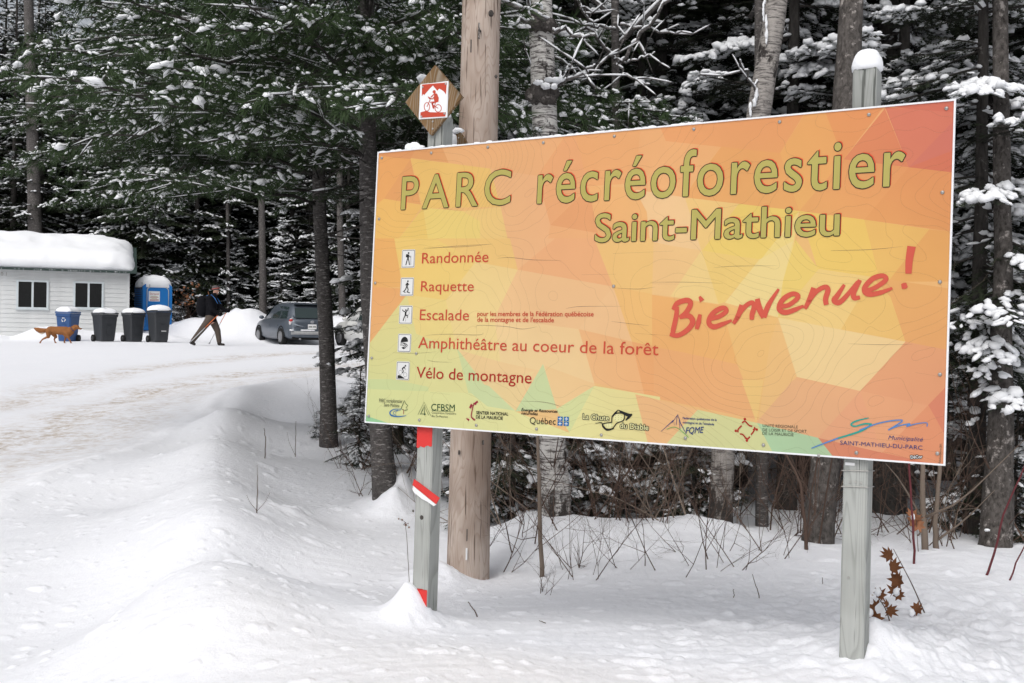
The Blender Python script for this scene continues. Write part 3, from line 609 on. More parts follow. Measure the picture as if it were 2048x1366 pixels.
# handwritten greeting
B = Acc(); W8 = 10
HW = [([(175,490),(168,560),(150,640),(150,672)],[7,9,9,7]), ([(148,510),(175,470),(235,450),(262,470),(235,525),(190,560)],[6,9,9,9,9,6]), ([(190,560),(250,550),(275,590),(240,640),(180,675),(128,668)],[6,9,10,9,8,6]),
 ([(322,540),(312,590),(300,635)],[6,9,7]), ([(318,425),(335,455)],[4,9]),
 ([(378,570),(440,555),(490,520),(470,498),(420,520),(385,560),(380,600),(410,620),(460,605),(525,578)],[7,8,8,8,9,9,9,9,8,4]),
 ([(535,600),(565,550),(590,480)],[6,9,9]), ([(555,575),(600,500),(650,465),(668,490),(655,540),(652,575)],[5,8,8,9,9,7]),
 ([(688,440),(700,500),(730,560)],[8,11,9]), ([(730,560),(760,480),(825,378)],[9,9,4]),
 ([(830,490),(890,480),(950,430),(920,408),(870,430),(835,470),(830,510),(870,528),(930,510),(985,485)],[7,8,8,8,9,9,9,9,8,4]),
 ([(992,505),(1020,450),(1050,370)],[6,9,9]), ([(1010,480),(1060,400),(1120,365),(1140,385),(1125,440),(1130,480)],[5,8,8,9,9,8]),
 ([(1245,350),(1200,420),(1180,450),(1210,465),(1260,420),(1330,330)],[5,9,10,9,8,5]), ([(1345,320),(1305,400),(1310,435),(1345,430)],[7,9,9,6]),
 ([(1380,390),(1440,370),(1510,320),(1490,293),(1430,310),(1380,360),(1378,395),(1410,412),(1480,400),(1552,372)],[7,8,8,8,9,9,10,9,8,4]),
 ([(1675,105),(1660,190),(1655,280)],[14,12,10]), ([(1610,362),(1628,358),(1646,352)],[8,11,8])]
for P, Wd in HW: sstroke(B, A8, P, [w_ * 1.18 for w_ in Wd], 0.0022)
spart('handwritten_greeting', B, 'welcome')
# pictogram plates
def plate(cx, cy, fig):
    u, v = on_sign(cx, cy); w_, h_ = 0.036, 0.0405
    a = Acc()
    def rr(wx, hy, r, z, mi):
        pts = []
        for qx, qy, a0 in ((wx - r, hy - r, 0), (-wx + r, hy - r, 90), (-wx + r, -hy + r, 180), (wx - r, -hy + r, 270)):
            for k in range(4): t = math.radians(a0 + k * 30); pts.append((u + qx + r * math.cos(t), v + qy + r * math.sin(t), z))
        a.poly(pts, mi)
    rr(w_, h_, .005, .0018, 0); rr(w_ - .0028, h_ - .0028, .004, .0020, 1); rr(w_ - .0048, h_ - .0048, .003, .0022, 0)
    for kind, P, wd in fig:
        q = [(u + x * .001, v + y * .001) for x, y in P]
        if kind == 's': stroke(a, q, wd * .001, .0025, False, 1)
        elif kind == 'd': disc(a, q[0], wd * .001, .0025, 1)
        elif kind == 'p': a.poly([(x, y, .0025) for x, y in q], 1)
        elif kind == 'w': disc(a, q[0], wd * .001, .00245, 2); 
        elif kind == 'r': disc(a, q[0], wd * .001, .0024, 1, 20); disc(a, q[0], wd * .001 - .0012, .00245, 0, 20)
    spart('pictogram_plate', a, ['iwhite', 'black', 'iwhite'])
plate(817, 517.5, [('d', [(1, 25)], 4.2), ('s', [(0, 19), (-1, 2)], 9), ('s', [(-8, 20), (-9, 6)], 8), ('s', [(2, 17), (8, 8), (14, 7)], 3.5), ('s', [(0, 3), (5, -12), (9, -28)], 5), ('s', [(-2, 3), (-7, -12), (-11, -28)], 5), ('s', [(14, 14), (16, -28)], 1.6)])
plate(814.5, 573.5, [('d', [(4, 24)], 4.2), ('s', [(2, 18), (0, 0)], 8.5), ('s', [(3, 16), (11, 7)], 4), ('s', [(0, 16), (-8, 6)], 4), ('s', [(1, 0), (8, -12), (5, -22)], 5), ('s', [(-1, 0), (-7, -12), (-14, -20)], 5), ('s', [(-21, -20), (-6, -26)], 3.5), ('s', [(0, -23), (18, -27)], 3.5)])
plate(812, 629.5, [('d', [(0, 20)], 4.2), ('s', [(0, 14), (-1, -2)], 9), ('s', [(2, 12), (10, 20), (12, 30)], 4), ('s', [(-3, 12), (-13, 16), (-20, 22)], 4), ('s', [(0, -2), (12, -4), (10, -14)], 5), ('s', [(-2, -2), (-8, -14), (-12, -27)], 5), ('s', [(14, 30), (20, 5), (2, -6), (1, -30)], 1.2)])
plate(809.3, 686, [('p', [(-20, 2), (-19, 12), (-12, 22), (-4, 27), (6, 27), (14, 22), (19, 14), (20, 6), (0, 4)], 0), ('s', [(-21, -1), (-4, 0), (10, -4), (20, -12)], 3), ('s', [(-4, -2), (6, -8), (16, -18)], 3), ('s', [(-22, -9), (-8, -9), (4, -14), (10, -22)], 3), ('p', [(-14, -20), (-2, -17), (8, -22), (0, -27), (-8, -26)], 0)])
plate(806.3, 741.5, [('r', [(-13, -8)], 10), ('r', [(14, -17)], 10), ('d', [(13, 22)], 4), ('s', [(10, 17), (0, 12), (-4, 6)], 6), ('s', [(8, 14), (14, 6)], 3), ('s', [(-2, 6), (4, -2), (-2, -10)], 5), ('p', [(-27, -34), (12, -34), (8, -30), (-2, -26), (-8, -22), (-16, -20), (-22, -20), (-27, -22)], 0)])
# sponsor marks along the bottom edge
def z6(x, y): return (720 + x / 3.413, 760 + y / 3.413)
def z7(x, y): return (1280 + x / 3.2, 760 + y / 3.2)
def logo(fn, mats): a = Acc(); fn(a); spart('sponsor_logo', a, mats)
def L1(a):
    text(a, 'PARC récréoforestier', z6(133, 152), z6(292, 158), 7.6, z=.002, mi=0); text(a, 'Saint-Mathieu', z6(165, 180), z6(268, 186), 6.8, z=.002, mi=0)
    sstroke(a, A6, [(298, 205), (282, 196), (305, 140), (314, 160), (329, 176), (317, 186), (327, 202), (305, 208)], 1.3, .002, False, 1); sstroke(a, A6, [(299, 200), (300, 234)], 1.2, .002, False, 2)
    sstroke(a, A6, [(285, 198), (235, 200), (207, 218), (215, 240), (260, 250), (318, 243)], [.8, 1.5, 2.6, 3.2, 2.2, .8], .002, True, 3); sstroke(a, A6, [(262, 206), (236, 213), (230, 230), (250, 240)], 1, .002, True, 3); sstroke(a, A6, [(280, 204), (250, 213), (245, 228)], .8, .002, True, 3)
logo(L1, ['grey', 'green', 'crim', 'blue'])
def L2(a):
    text(a, 'CFBSM', z6(487, 207), z6(648, 213), 13, z=.002, mi=0); sstroke(a, A6, [(490, 209), (645, 218)], .7, .002, False, 0)
    text(a, 'Coopérative Forestière', z6(491, 229), z6(658, 237), 3.8, z=.002, mi=1); text(a, 'Bas St-Maurice', z6(491, 252), z6(600, 258), 3.8, z=.002, mi=1)
    sstroke(a, A6, [(398, 236), (440, 150), (484, 244)], .8, .002, False, 0); sstroke(a, A6, [(414, 236), (440, 172), (470, 240)], .8, .002, False, 0)
    sstroke(a, A6, [(442, 240), (441, 185), (416, 230), (450, 233)], 1.8, .002, False, 0)
logo(L2, ['green', 'grey'])
def L3(a):
    text(a, 'SENTIER NATIONAL', z6(795, 233), z6(1013, 243), 6.2, z=.002, mi=0, off=.012); text(a, 'DE LA MAURICIE', z6(793, 262), z6(976, 272), 6.2, z=.002, mi=0, off=.012)
    sstroke(a, A6, [(806, 146), (778, 168), (768, 205), (762, 250), (786, 274)], [4.5, 2.4, 2.2, 2.6, 4.0], .002, True, 1); sstroke(a, A6, [(752, 192), (765, 165)], 5, .002, False, 1); sstroke(a, A6, [(728, 262), (746, 274)], [2, 4.5], .002, False, 1); sstroke(a, A6, [(775, 160), (795, 166)], 3, .002, False, 1)
logo(L3, ['black', 'crim'])
def L4(a):
    text(a, 'Énergie et Ressources', z6(1102, 213), z6(1350, 224), 5.6, z=.002, off=.012, shear=.25); text(a, 'naturelles', z6(1102, 235), z6(1215, 241), 5.6, z=.002, off=.012, shear=.25); text(a, 'Québec', z6(1160, 298), z6(1337, 305), 13, z=.002)
    for cx, cy in ((1368, 264), (1410, 266), (1367, 297), (1409, 299)):
        c = on_sign(*z6(cx, cy)); hw, hh = .0115, .0085
        a.poly([(c[0] - hw, c[1] - hh, .002), (c[0] + hw, c[1] - hh, .002), (c[0] + hw, c[1] + hh, .002), (c[0] - hw, c[1] + hh, .002)], 1)
        stroke(a, [(c[0] - hw * .6, c[1]), (c[0] + hw * .6, c[1])], .0028, .0022, False, 2); stroke(a, [(c[0], c[1] - hh * .8), (c[0], c[1] + hh * .8)], .0028, .0024, False, 2)
logo(L4, ['black', 'blue', 'iwhite'])
def L5(a):
    for s, l, r in (('La Chute', z6(1522, 266), z6(1700, 277)), ('du Diable', z6(1777, 328), z6(1970, 343))):
        text(a, s, l, r, 10.5, z=.002, bold=.003, mi=0); text(a, s, l, r, 10.5, z=.0023, off=.01, mi=1)
    sstroke(a, A6, [(1720, 290), (1725, 245), (1765, 225), (1805, 235), (1800, 275), (1755, 295), (1720, 335), (1675, 330), (1660, 300), (1720, 290)], 2.2, .002, True, 0)
    c = on_sign(*z6(1766, 258)); disc(a, c, .021, .0021, 1, 16, .015); c = on_sign(*z6(1700, 308)); disc(a, c, .018, .0021, 1, 16, .011)
    sstroke(a, A6, [(1765, 205), (1790, 220), (1835, 240), (1858, 235), (1835, 255), (1815, 275)], [1, 5, 7, 2, 5, 2], .0022, True, 0); sstroke(a, A6, [(1765, 203), (1745, 225), (1722, 250)], [1, 4, 3], .0022, True, 0)
    sstroke(a, A6, [(1608, 296), (1650, 292), (1662, 318), (1690, 340), (1735, 330)], [.6, 2, 4, 4, 2], .0022, True, 0)
    for i in range(9): disc(a, on_sign(*z6(1745 + (i % 3) * 20, 243 + (i // 3) * 14)), .0012, .0024, 0, 6)
    for i in range(6): disc(a, on_sign(*z6(1682 + (i % 3) * 18, 301 + (i // 3) * 13)), .0012, .0024, 0, 6)
logo(L5, ['black', 'cream'])
def L6(a):
    text(a, 'Fédération québécoise de la', z7(275, 250), z7(492, 262), 4.2, z=.002, off=.008); text(a, "montagne et de l'escalade", z7(275, 277), z7(475, 290), 4.2, z=.002, off=.008)
    text(a, 'FQME', z7(293, 343), z7(412, 338), 12, z=.002, off=.014, shear=.3)
    sstroke(a, A7, [(135, 330), (215, 258), (222, 290)], [.6, 1.8, .6], .002, False, 0); sstroke(a, A7, [(205, 275), (243, 222), (262, 280), (292, 335)], [.8, 1.8, 1.8, 1], .002, False, 0); sstroke(a, A7, [(240, 225), (232, 290)], 1, .002, False, 0); sstroke(a, A7, [(250, 240), (258, 318)], 1, .002, False, 0)
    sstroke(a, A7, [(172, 315), (220, 301), (262, 322), (312, 368)], 1.1, .002, True, 1)
logo(L6, ['navy', 'lgreen'])
def L7(a):
    for s, l, r in (('UNITÉ RÉGIONALE', (786, 300), (1011, 310)), ('DE LOISIR ET DE SPORT', (786, 327), (1068, 338)), ('DE LA MAURICIE', (784, 350), (984, 360))): text(a, s, z7(*l), z7(*r), 5.6, z=.002, mi=0)
    for x, y in ((672, 250), (748, 317), (685, 388), (614, 325)): disc(a, on_sign(*z7(x, y)), .0048, .002, 1)
    for P in ([(655, 275), (672, 264), (700, 290), (720, 296)], [(735, 300), (730, 325), (712, 350)], [(704, 362), (686, 378), (660, 350), (640, 345)], [(628, 335), (630, 315), (652, 292)], [(742, 310), (724, 318)], [(690, 375), (672, 372)]):
        sstroke(a, A7, P, 2.8, .002, True, 1)
logo(L7, ['grey', 'ired2'])
def L8(a):
    sstroke(a, A7, [(1465, 242), (1385, 262), (1352, 284), (1378, 296), (1440, 280), (1485, 284)], [1.6, 3.4, 3.4, 3.0, 3.2, 3.6], .002, True, 0)
    sstroke(a, A7, [(1485, 284), (1410, 328), (1270, 372)], [3.6, 4.0, 3.2], .002, True, 0); sstroke(a, A7, [(1270, 372), (1180, 405), (1098, 437)], [3.2, 2.6, 2], .002, True, 1)
    sstroke(a, A7, [(1405, 322), (1500, 285), (1600, 262), (1680, 258), (1640, 290), (1590, 320)], [3, 2.6, 2.4, 2.4, 2.6, 3.0], .0022, True, 2)
    sstroke(a, A7, [(1590, 320), (1650, 295), (1730, 280), (1705, 297), (1770, 280), (1835, 274), (1837, 298)], [2.6, 2.4, 2.2, 2.4, 2, 1.6, 2.2], .0022, True, 2)
    text(a, 'Municipalité', z7(1588, 380), z7(1812, 394), 8, z=.002, shear=.3, mi=3); text(a, 'SAINT-MATHIEU-DU-PARC', z7(1282, 413), z7(1808, 447), 8, z=.002, mi=3)
logo(L8, ['teal', 'pblue', 'pblue', 'navy'])
def L9(a):
    text(a, 'DéCor', z7(1734, 503), z7(1808, 500), 6, z=.002, bold=.0026, mi=0); text(a, 'DéCor', z7(1734, 503), z7(1808, 500), 6, z=.0023, off=.01, mi=1)
    text(a, 'Michel Lamproron 2015', z7(1925, 535), z7(1932, 408), 4, z=.002, mi=2, ref=.0065)
logo(L9, ['black', 'iwhite', 'grey'])
# screws
a = Acc(); a.tube([(0, 0, 0), (0, 0, .002), (0, 0, .0035)], [.0068, .0062, .0035], 10); a.box((0, 0, .0036), (.004, .0008, .0004)); scm = a.mesh('screw', ['steel'], True)
for x, y in ((764,316),(863,306),(976,294.5),(1087,285.5),(1229,272.5),(1388,258.5),(1559.5,244),(1738,229.5),(1893,217),(1885,385),(1880,564),(1880,749),(1875,907),(1713,905.5),(1527,890),(1371,876),(1203,870),(1073.5,858),(953,850.5),(839,840),(738,832),(744,716),(758.5,438),(751,566),(1227.5,572.5),(1638,911),(833,707)):
    o = bpy.data.objects.new('screw', scm); COL.objects.link(o); o.parent = sign; u, v = on_sign(x, y); o.location = (u, v, .0015)
# posts in sign space
def post_from(lx_top, y_top, lx_bot, y_bot, wd=.089, extra=.35):
    n0 = -0.019
    T = Vector((*on_sign(lx_top, y_top, n0), 0)); Bt = Vector((*on_sign(lx_bot, y_bot, n0), 0)); d = (T - Bt).normalized()
    Bt = Bt - d * extra; sx = Vector((d.y, -d.x, 0)); cn = lambda p: p + sx * wd / 2 + Vector((0, 0, n0 - wd / 2))
    return cn(T), cn(Bt), sx, d
PM = {}
def build_post(T, Bt, sx, d, wd, slant=0.0, label=None):
    L = (T - Bt).length; a = Acc(); h = wd / 2 - .003; c = .006
    prof = [(h, h - c), (h - c, h), (-h + c, h), (-h, h - c), (-h, -h + c), (-h + c, -h), (h - c, -h), (h, -h + c)]
    rings = []
    for z in (0, L * .25, L * .5, L * .75, L - .01, L):
        k = 1.0 if z < L else .93
        rings.append([(x * k, y * k, z) for x, y in prof])
    a.loft(rings)
    o = bpy.data.objects.new('sign_post', a.mesh('sign_post', ['post'], False)); COL.objects.link(o); o.parent = sign
    n = d.cross(sx); mm = Matrix(((sx.x, n.x, d.x, Bt.x), (sx.y, n.y, d.y, Bt.y), (sx.z, n.z, d.z, Bt.z), (0, 0, 0, 1)))
    o.location = Bt; o.rotation_euler = mm.to_euler(); PM[o.name] = mm
    if label: o['label'] = label
    return o, L
PT = post_from(853.5, 232, 820, 1225); lpost, LL = build_post(*PT, .089, label='left post with red paint bands and a nailed red and white strip')
PR = post_from(1703, 138, 1675, 1320); rpost, RL = build_post(*PR, .089, label='right post capped with a mound of snow')
def post_px(o, x, y, face=.089 / 2 + .001):       # photo point -> coordinates on the post's front face (post-local x, z)
    mw = SMX @ PM[o.name]; inv = mw.inverted(); c = inv @ CAM; p = inv @ px(x, y, 5.0); d = p - c
    t = (-face - c.y) / d.y; q = c + d * t; return q.x, q.z
# the post's front (towards the camera) is its -y side when y axis = n = sx x d
def ppart(name, acc, mats, o, **kw):
    q = bpy.data.objects.new(name, acc.mesh(name, mats, False)); COL.objects.link(q); q.parent = o; setp(q, kw.get('label')); return q
_fs = 1 if (SMX @ PM[rpost.name]).to_3x3().col[1].dot(SN) < 0 else -1      # front side is -y if 1
FY = -_fs * (.089 / 2 - .003 + .0012)
def ppx(o, x, y, face=None):
    mw = SMX @ PM[o.name]; inv = mw.inverted(); c = inv @ CAM; p = inv @ px(x, y, 5.0); d = p - c
    t = ((FY if face is None else face) - c.y) / d.y; q = c + d * t; return q.x, q.z
a = Acc(); hx = .0405
def zt(x, y): return ppx(lpost, x, y)[1]
z1, z2 = zt(845, 850), zt(845, 894); 
a.poly([(-hx, FY, z1 + .05), (hx, FY, z1 + .05), (hx, FY, z2 + .006)] + [(hx - i * .01, FY, z2 + random.uniform(-.006, .008)) for i in range(1, 8)] + [(-hx, FY, z2 - .004)])
ppart('red_paint_band', a, ['red'], lpost)
a = Acc(); z1 = zt(838, 1178); a.poly([(-hx, FY, z1)] + [(-hx + i * .0115, FY, z1 + random.uniform(-.004, .004)) for i in range(1, 7)] + [(hx, FY, z1), (hx, FY, z1 - .16), (-hx, FY, z1 - .2)])
ppart('red_paint_band', a, ['red'], lpost)
# side face paint
SX = (.089 / 2 - .003 + .0012); z1, z2 = zt(845, 850), zt(845, 888)
a = Acc(); a.poly([(SX, -.04, z1 + .05), (SX, .04, z1 + .05), (SX, .04, z2 + .01), (SX, 0, z2), (SX, -.04, z2 + .004)]); a.poly([(SX, -.04, z1 - 3), (SX, -.04, z1 - 3.0001), (SX, -.0401, z1 - 3)])
# capped snow on the right post
def snow_dome(c, rx, ry, h, over=.0, seg=20, ring=8, jit=.05):
    a = Acc(); rings = []
    for i in range(ring + 1):
        t = i / ring * math.pi / 2; k = math.cos(t) ** .62 if i < ring else 0.02; z = h * math.sin(t)
        rings.append([(c[0] + rx * k * math.cos(q) * (1 + jit * (vnoise(np.array(q * 1.3), np.array(i * .7), 3) - .5)), c[1] + ry * k * math.sin(q) * (1 + jit * (vnoise(np.array(q * 1.3 + 9), np.array(i * .7), 3) - .5)), c[2] + z) for q in np.arange(seg) * 2 * math.pi / seg])
    rings.insert(0, [(c[0] + rx * .9 * math.cos(q), c[1] + ry * .9 * math.sin(q), c[2] - .004) for q in np.arange(seg) * 2 * math.pi / seg])
    a.loft(rings); return a
q = bpy.data.objects.new('snow_cap', snow_dome((0, 0, RL + .001), .053, .053, .074, jit=.16).mesh('snow_cap', ['snow'])); COL.objects.link(q); q.parent = rpost
q = bpy.data.objects.new('snow_cap', snow_dome((0.0, 0, LL + .001), .047, .047, .03).mesh('snow_cap', ['snow'])); COL.objects.link(q); q.parent = lpost
a = Acc()                                        # thin line of snow on the sheet's top edge and a lump by the left post
for x in np.arange(.02, SW - .02, .03):
    if random.random() < .55 and x < 1.6: a.ball((x, SH + .001, -.008), (.02, .004 + .003 * random.random(), .008), 8, 5, 0, .3)
for x, s in ((.165, .026), (.19, .03), (.21, .02), (.235, .014)): a.ball((x, SH + s * .4, -.014), (s, s * .75, .016), 10, 7, 0, .25)
spart('edge_snow', a, 'snow', smooth=True)
# nail heads, staple and wire on the right post
a = Acc()
for x, y in ((1700, 965), (1711, 964), (1722, 966), (1697, 1155), (1745, 1190)):
    X, Z = ppx(rpost, x, y); a.tube([(X, FY, Z), (X, FY - _fs * .002, Z)], .0035, 8)
ppart('nail', a, ['steel'], rpost)
a = Acc(); X, Z = ppx(rpost, 1700, 928); a.box((X, FY - _fs * .0006, Z), (.016, .0006, .005)); ppart('paper_scrap', a, ['white'], rpost)
a = Acc()
for yy in (942, 974):
    z0 = ppx(rpost, 1700, yy)[1]; r = .0445
    a.tube([(-r, -r, z0), (r, -r, z0 + .004), (r, r, z0 + .001), (-r, r, z0 - .004), (-r, -r, z0)], .0016, 5)
ppart('wire', a, ['steel'], rpost)

a = Acc()
for x, y, r in ((843, 1035, .010), (826, 1022, .006)):
    X, Z = ppx(lpost, x, y); a.tube([(X, FY + _fs * .001, Z), (X, FY - _fs * .0008, Z)], [r, r * .7], 12)
ppart('knot', a, ['bark3'], lpost)
# red and white blaze nailed to the left post
def blaze():
    t = thing('trail_blaze_strip', 'short red and white strip nailed slantwise across the left sign post', 'trail marker')
    mw = SMX @ PM[lpost.name]; f = FY - _fs * .002
    def q(x, y): X, Z = ppx(lpost, x, y, f); return (X, f, Z)
    t.location = mw @ Vector(q(852, 985)); bpy.context.view_layer.update()
    off = Vector((0, -_fs * .004, 0))
    for nm, P, mt in (('red_strip', [(829, 958), (880, 996), (873, 1008), (826, 970)], 'red'), ('white_strip', [(827, 971.5), (873, 1009.5), (868, 1012), (855, 1003), (845, 998), (829, 985), (826, 979)], 'white')):
        a = Acc(); pts = [mw @ Vector(q(*p)) for p in P]; o2 = mw.to_3x3() @ off; a.prism(pts, o2); part(nm, a, mt, t, False)
blaze()

# bike trail marker: brown diamond board and small white plate
def bike():
    t = thing('bike_trail_marker', 'brown wooden diamond with a white and red mountain bike plate on the left sign post', 'trail marker')
    mw = SMX @ PM[lpost.name]; f = FY - _fs * .003
    t.location = mw @ Vector((0, f, LL)); bpy.context.view_layer.update()
    nrm = (mw.to_3x3() @ Vector((0, -_fs, 0))).normalized()
    def q(x, y, n):  # photo point on the plane parallel to the post front
        X, Z = ppx(lpost, x, y, f - _fs * n); return mw @ Vector((X, f - _fs * n, Z))
    a = Acc(); a.prism([q(874, 132, 0), q(928, 195, 0), q(866, 272, 0), q(815, 206, 0)], nrm * .016); part('diamond_board', a, 'brownwood', t, False)
    a = Acc(); P = [q(x, y, .017) for x, y in ((841, 169.5), (897.5, 162), (895, 235), (838, 239))]; a.prism(P, nrm * .002); plt_ = part('plate', a, 'trim', t, False)
    z3 = lambda x, y: (600 + x / 4.27, y / 4.27)
    def Q(x, y, n=.020): return tuple(q(*z3(x, y), n))
    a = Acc()
    def pl(P, n=.020, mi=0):
        V = [Vector(Q(x, y, n)) for x, y in P]; a.add([tuple(v) for v in V], [tuple(k) for k in geometry.tessellate_polygon([V])], mi)
    pl([(1042, 722), (1254, 704), (1246, 806), (1228, 780), (1190, 756), (1172, 775), (1135, 730), (1110, 755), (1060, 812), (1052, 802), (1040, 822)])
    pl([(1028, 960), (1075, 946), (1110, 958), (1180, 960), (1245, 958), (1242, 994), (1028, 1006)])
    def ring(cx, cy, rx, ry, w_, n=.0201):
        k = 26; V = []
        for i in range(k): t_ = i * 2 * math.pi / k; V += [Q(cx + (rx - w_) * math.cos(t_), cy + (ry - w_) * math.sin(t_), n), Q(cx + rx * math.cos(t_), cy + ry * math.sin(t_), n)]
        a.add(V, [(2 * i, 2 * i + 1, (2 * i + 3) % (2 * k), (2 * i + 2) % (2 * k)) for i in range(k)])
    ring(1084, 912, 26, 39, 6); ring(1180, 925, 30, 35, 6)
    def bar(P, w_):
        for (x0, y0), (x1, y1) in zip(P[:-1], P[1:]):
            dx, dy = x1 - x0, y1 - y0; l = math.hypot(dx, dy); nx, ny = -dy / l * w_ / 2, dx / l * w_ / 2
            pl([(x0 + nx, y0 + ny), (x0 - nx, y0 - ny), (x1 - nx, y1 - ny), (x1 + nx, y1 + ny)], .0202)
    bar([(1084, 912), (1112, 850), (1096, 832)], 6); bar([(1112, 870), (1140, 900), (1180, 925)], 6); bar([(1112, 872), (1160, 868), (1140, 930)], 6); bar([(1092, 826), (1122, 842)], 6); bar([(1100, 836), (1130, 846), (1155, 820)], 9)
    pl([(1150, 795), (1170, 800), (1185, 835), (1182, 870), (1150, 878), (1142, 840), (1145, 815)], .0203)
    bar([(1165, 868), (1128, 880), (1140, 925)], 13); bar([(1150, 800), (1118, 830)], 9)
    k = 12; pl([(1146 + 13 * math.cos(i * 2 * math.pi / k), 784 + 15 * math.sin(i * 2 * math.pi / k)) for i in range(k)], .0203); bar([(1130, 786), (1158, 776)], 6)
    part('plate_print', a, 'ired', plt_, False)
    a = Acc(); pl([(1037, 717), (1260, 699), (1250, 1000), (1024, 1012)], .0195); part('plate_face', a, 'white', plt_, False)
    for x, y in ((1048, 744), (1243, 716), (1037, 996), (1233, 970), (1133, 1038), (1133, 1100)):
        a = Acc(); b = Vector(Q(x, y, .0205 if y < 1010 else .016)); a.tube([b, b + nrm * .002], [.005, .004], 10); part('bolt', a, 'steel', t, True)
bike()
def small_diamond():
    t = thing('small_diamond_marker', 'small brown wooden diamond showing just above the sign beside the pole', 'trail marker', px(922, 275, 4.95))
    f = Vector((0, .012, 0)); a = Acc(); d = 4.93
    # board fixed to the back of the post, square side 0.14 m
    T = px(921, 262, d); s = .12; x = SU; z = Vector((0, 0, 1))
    a.prism([T, T + (x * .75 - z) * s, T - z * 2 * s, T + (-x * .75 - z) * s], SN * .014); part('diamond_board', a, 'brownwood', t, False)
    b = T - z * .035 + SN * .014; a = Acc(); a.tube([b, b + SN * .002], .004, 8); part('bolt', a, 'steel', t)
    a = Acc(); a.ball(T + Vector((-.012, 0, .0)), (.028, .02, .016), 10, 6, 0, .3); a.ball(T + Vector((-.045, .0, -.05)), (.035, .02, .05), 10, 6, 0, .3); part('snow_cap', a, 'snow', t)
small_diamond()
#@@PART2
# ------------------------------------------------------------------ vegetation building blocks
def unit(v): return v / (np.linalg.norm(v, axis=-1, keepdims=True) + 1e-12)
def blob_template(seg=6, rings=3):
    V = [(-.5, 0, 0)]
    for i in range(rings):
        t = (i + 1) / (rings + 1); x = -.5 + t; r = math.sqrt(max(0, 1 - (2 * x) ** 2)) ** .8
        for j in range(seg): q = j * 2 * math.pi / seg; V.append((x, r * .5 * math.cos(q), r * (.5 * math.sin(q)) if math.sin(q) > 0 else r * .28 * math.sin(q)))
    V.append((.5, 0, 0)); f = []
    for j in range(seg): f.append((0, 1 + (j + 1) % seg, 1 + j))
    for i in range(rings - 1):
        for j in range(seg):
            a, b = 1 + i * seg + j, 1 + i * seg + (j + 1) % seg; f += [(a, b, b + seg), (a, b + seg, a + seg)]
    e = len(V) - 1
    for j in range(seg): f.append((e, 1 + (rings - 1) * seg + j, 1 + (rings - 1) * seg + (j + 1) % seg))
    return np.array(V), np.array(f)
BT = {}
def blobs(acc, C, D, L, Wd, Hh, rng, seg=6, rings=3, jit=.35, mi=0):
    """elongated snow lumps: centres C, directions D, lengths, widths, heights"""
    if len(C) == 0: return
    if (seg, rings) not in BT: BT[(seg, rings)] = blob_template(seg, rings)
    V, Fc = BT[(seg, rings)]; n, k = len(C), len(V)
    D = unit(D); S = unit(np.cross(D, [0, 0, 1.0]) + 1e-6); U = np.cross(S, D)
    j = 1 + jit * (rng.random((n, k, 1)) - .5)
    X = V[None, :, 0:1] * L[:, None, None]; Y = V[None, :, 1:2] * Wd[:, None, None] * j; Z = V[None, :, 2:3] * Hh[:, None, None] * j
    P = C[:, None] + X * D[:, None] + Y * S[:, None] + Z * U[:, None]
    acc.add(P.reshape(-1, 3), (Fc[None] + (np.arange(n) * k)[:, None, None]).reshape(-1, 3), mi)
def needles(acc, S, D, L, rng, step, nl, nw, fwd=.75, mi=0, up=.25):
    """short triangles left and right of each twig"""
    n = np.maximum(1, (L / step).astype(int)); idx = np.repeat(np.arange(len(S)), n)
    k = np.arange(len(idx)) - np.repeat(np.cumsum(n) - n, n); t = (k + .5) / n[idx]
    D = unit(D); Sd = unit(np.cross(D, [0, 0, 1.0]) + 1e-6)
    B = S[idx] + D[idx] * (L[idx] * t)[:, None]
    for sg in (-1, 1):
        d = unit(D[idx] * fwd + Sd[idx] * sg * (.8 + .3 * rng.random((len(idx), 1))) + np.array([0, 0, 1.0]) * (rng.random((len(idx), 1)) - .5) * 2 * up)
        l = nl * (.7 + .6 * rng.random((len(idx), 1))); w2 = unit(np.cross(d, rng.normal(size=d.shape))) * nw / 2
        w2[:, 2] *= .5
        b2 = B + D[idx] * nw * .8
        P = np.stack([B - D[idx] * nw * .5, b2, B + d * l], 1).reshape(-1, 3)
        acc.add(P, np.arange(len(P)).reshape(-1, 3), mi)
def twigline(acc, S, E, r0, r1, mi=0):
    """three-sided tapered sticks, vectorised"""
    if len(S) == 0: return
    D = unit(E - S); A = unit(np.cross(D, [.1, .2, 1.0])); B = np.cross(A, D); n = len(S); V = []
    for P, r in ((S, r0), (E, r1)):
        r = np.broadcast_to(r, (n,))[:, None]
        for q in (0, 2.094, 4.189): V.append(P + (A * math.cos(q) + B * math.sin(q)) * r)
    V = np.stack(V, 1).reshape(-1, 3); f = np.array([(0, 1, 4), (0, 4, 3), (1, 2, 5), (1, 5, 4), (2, 0, 3), (2, 3, 5)])
    acc.add(V, (f[None] + (np.arange(n) * 6)[:, None, None]).reshape(-1, 3), mi)

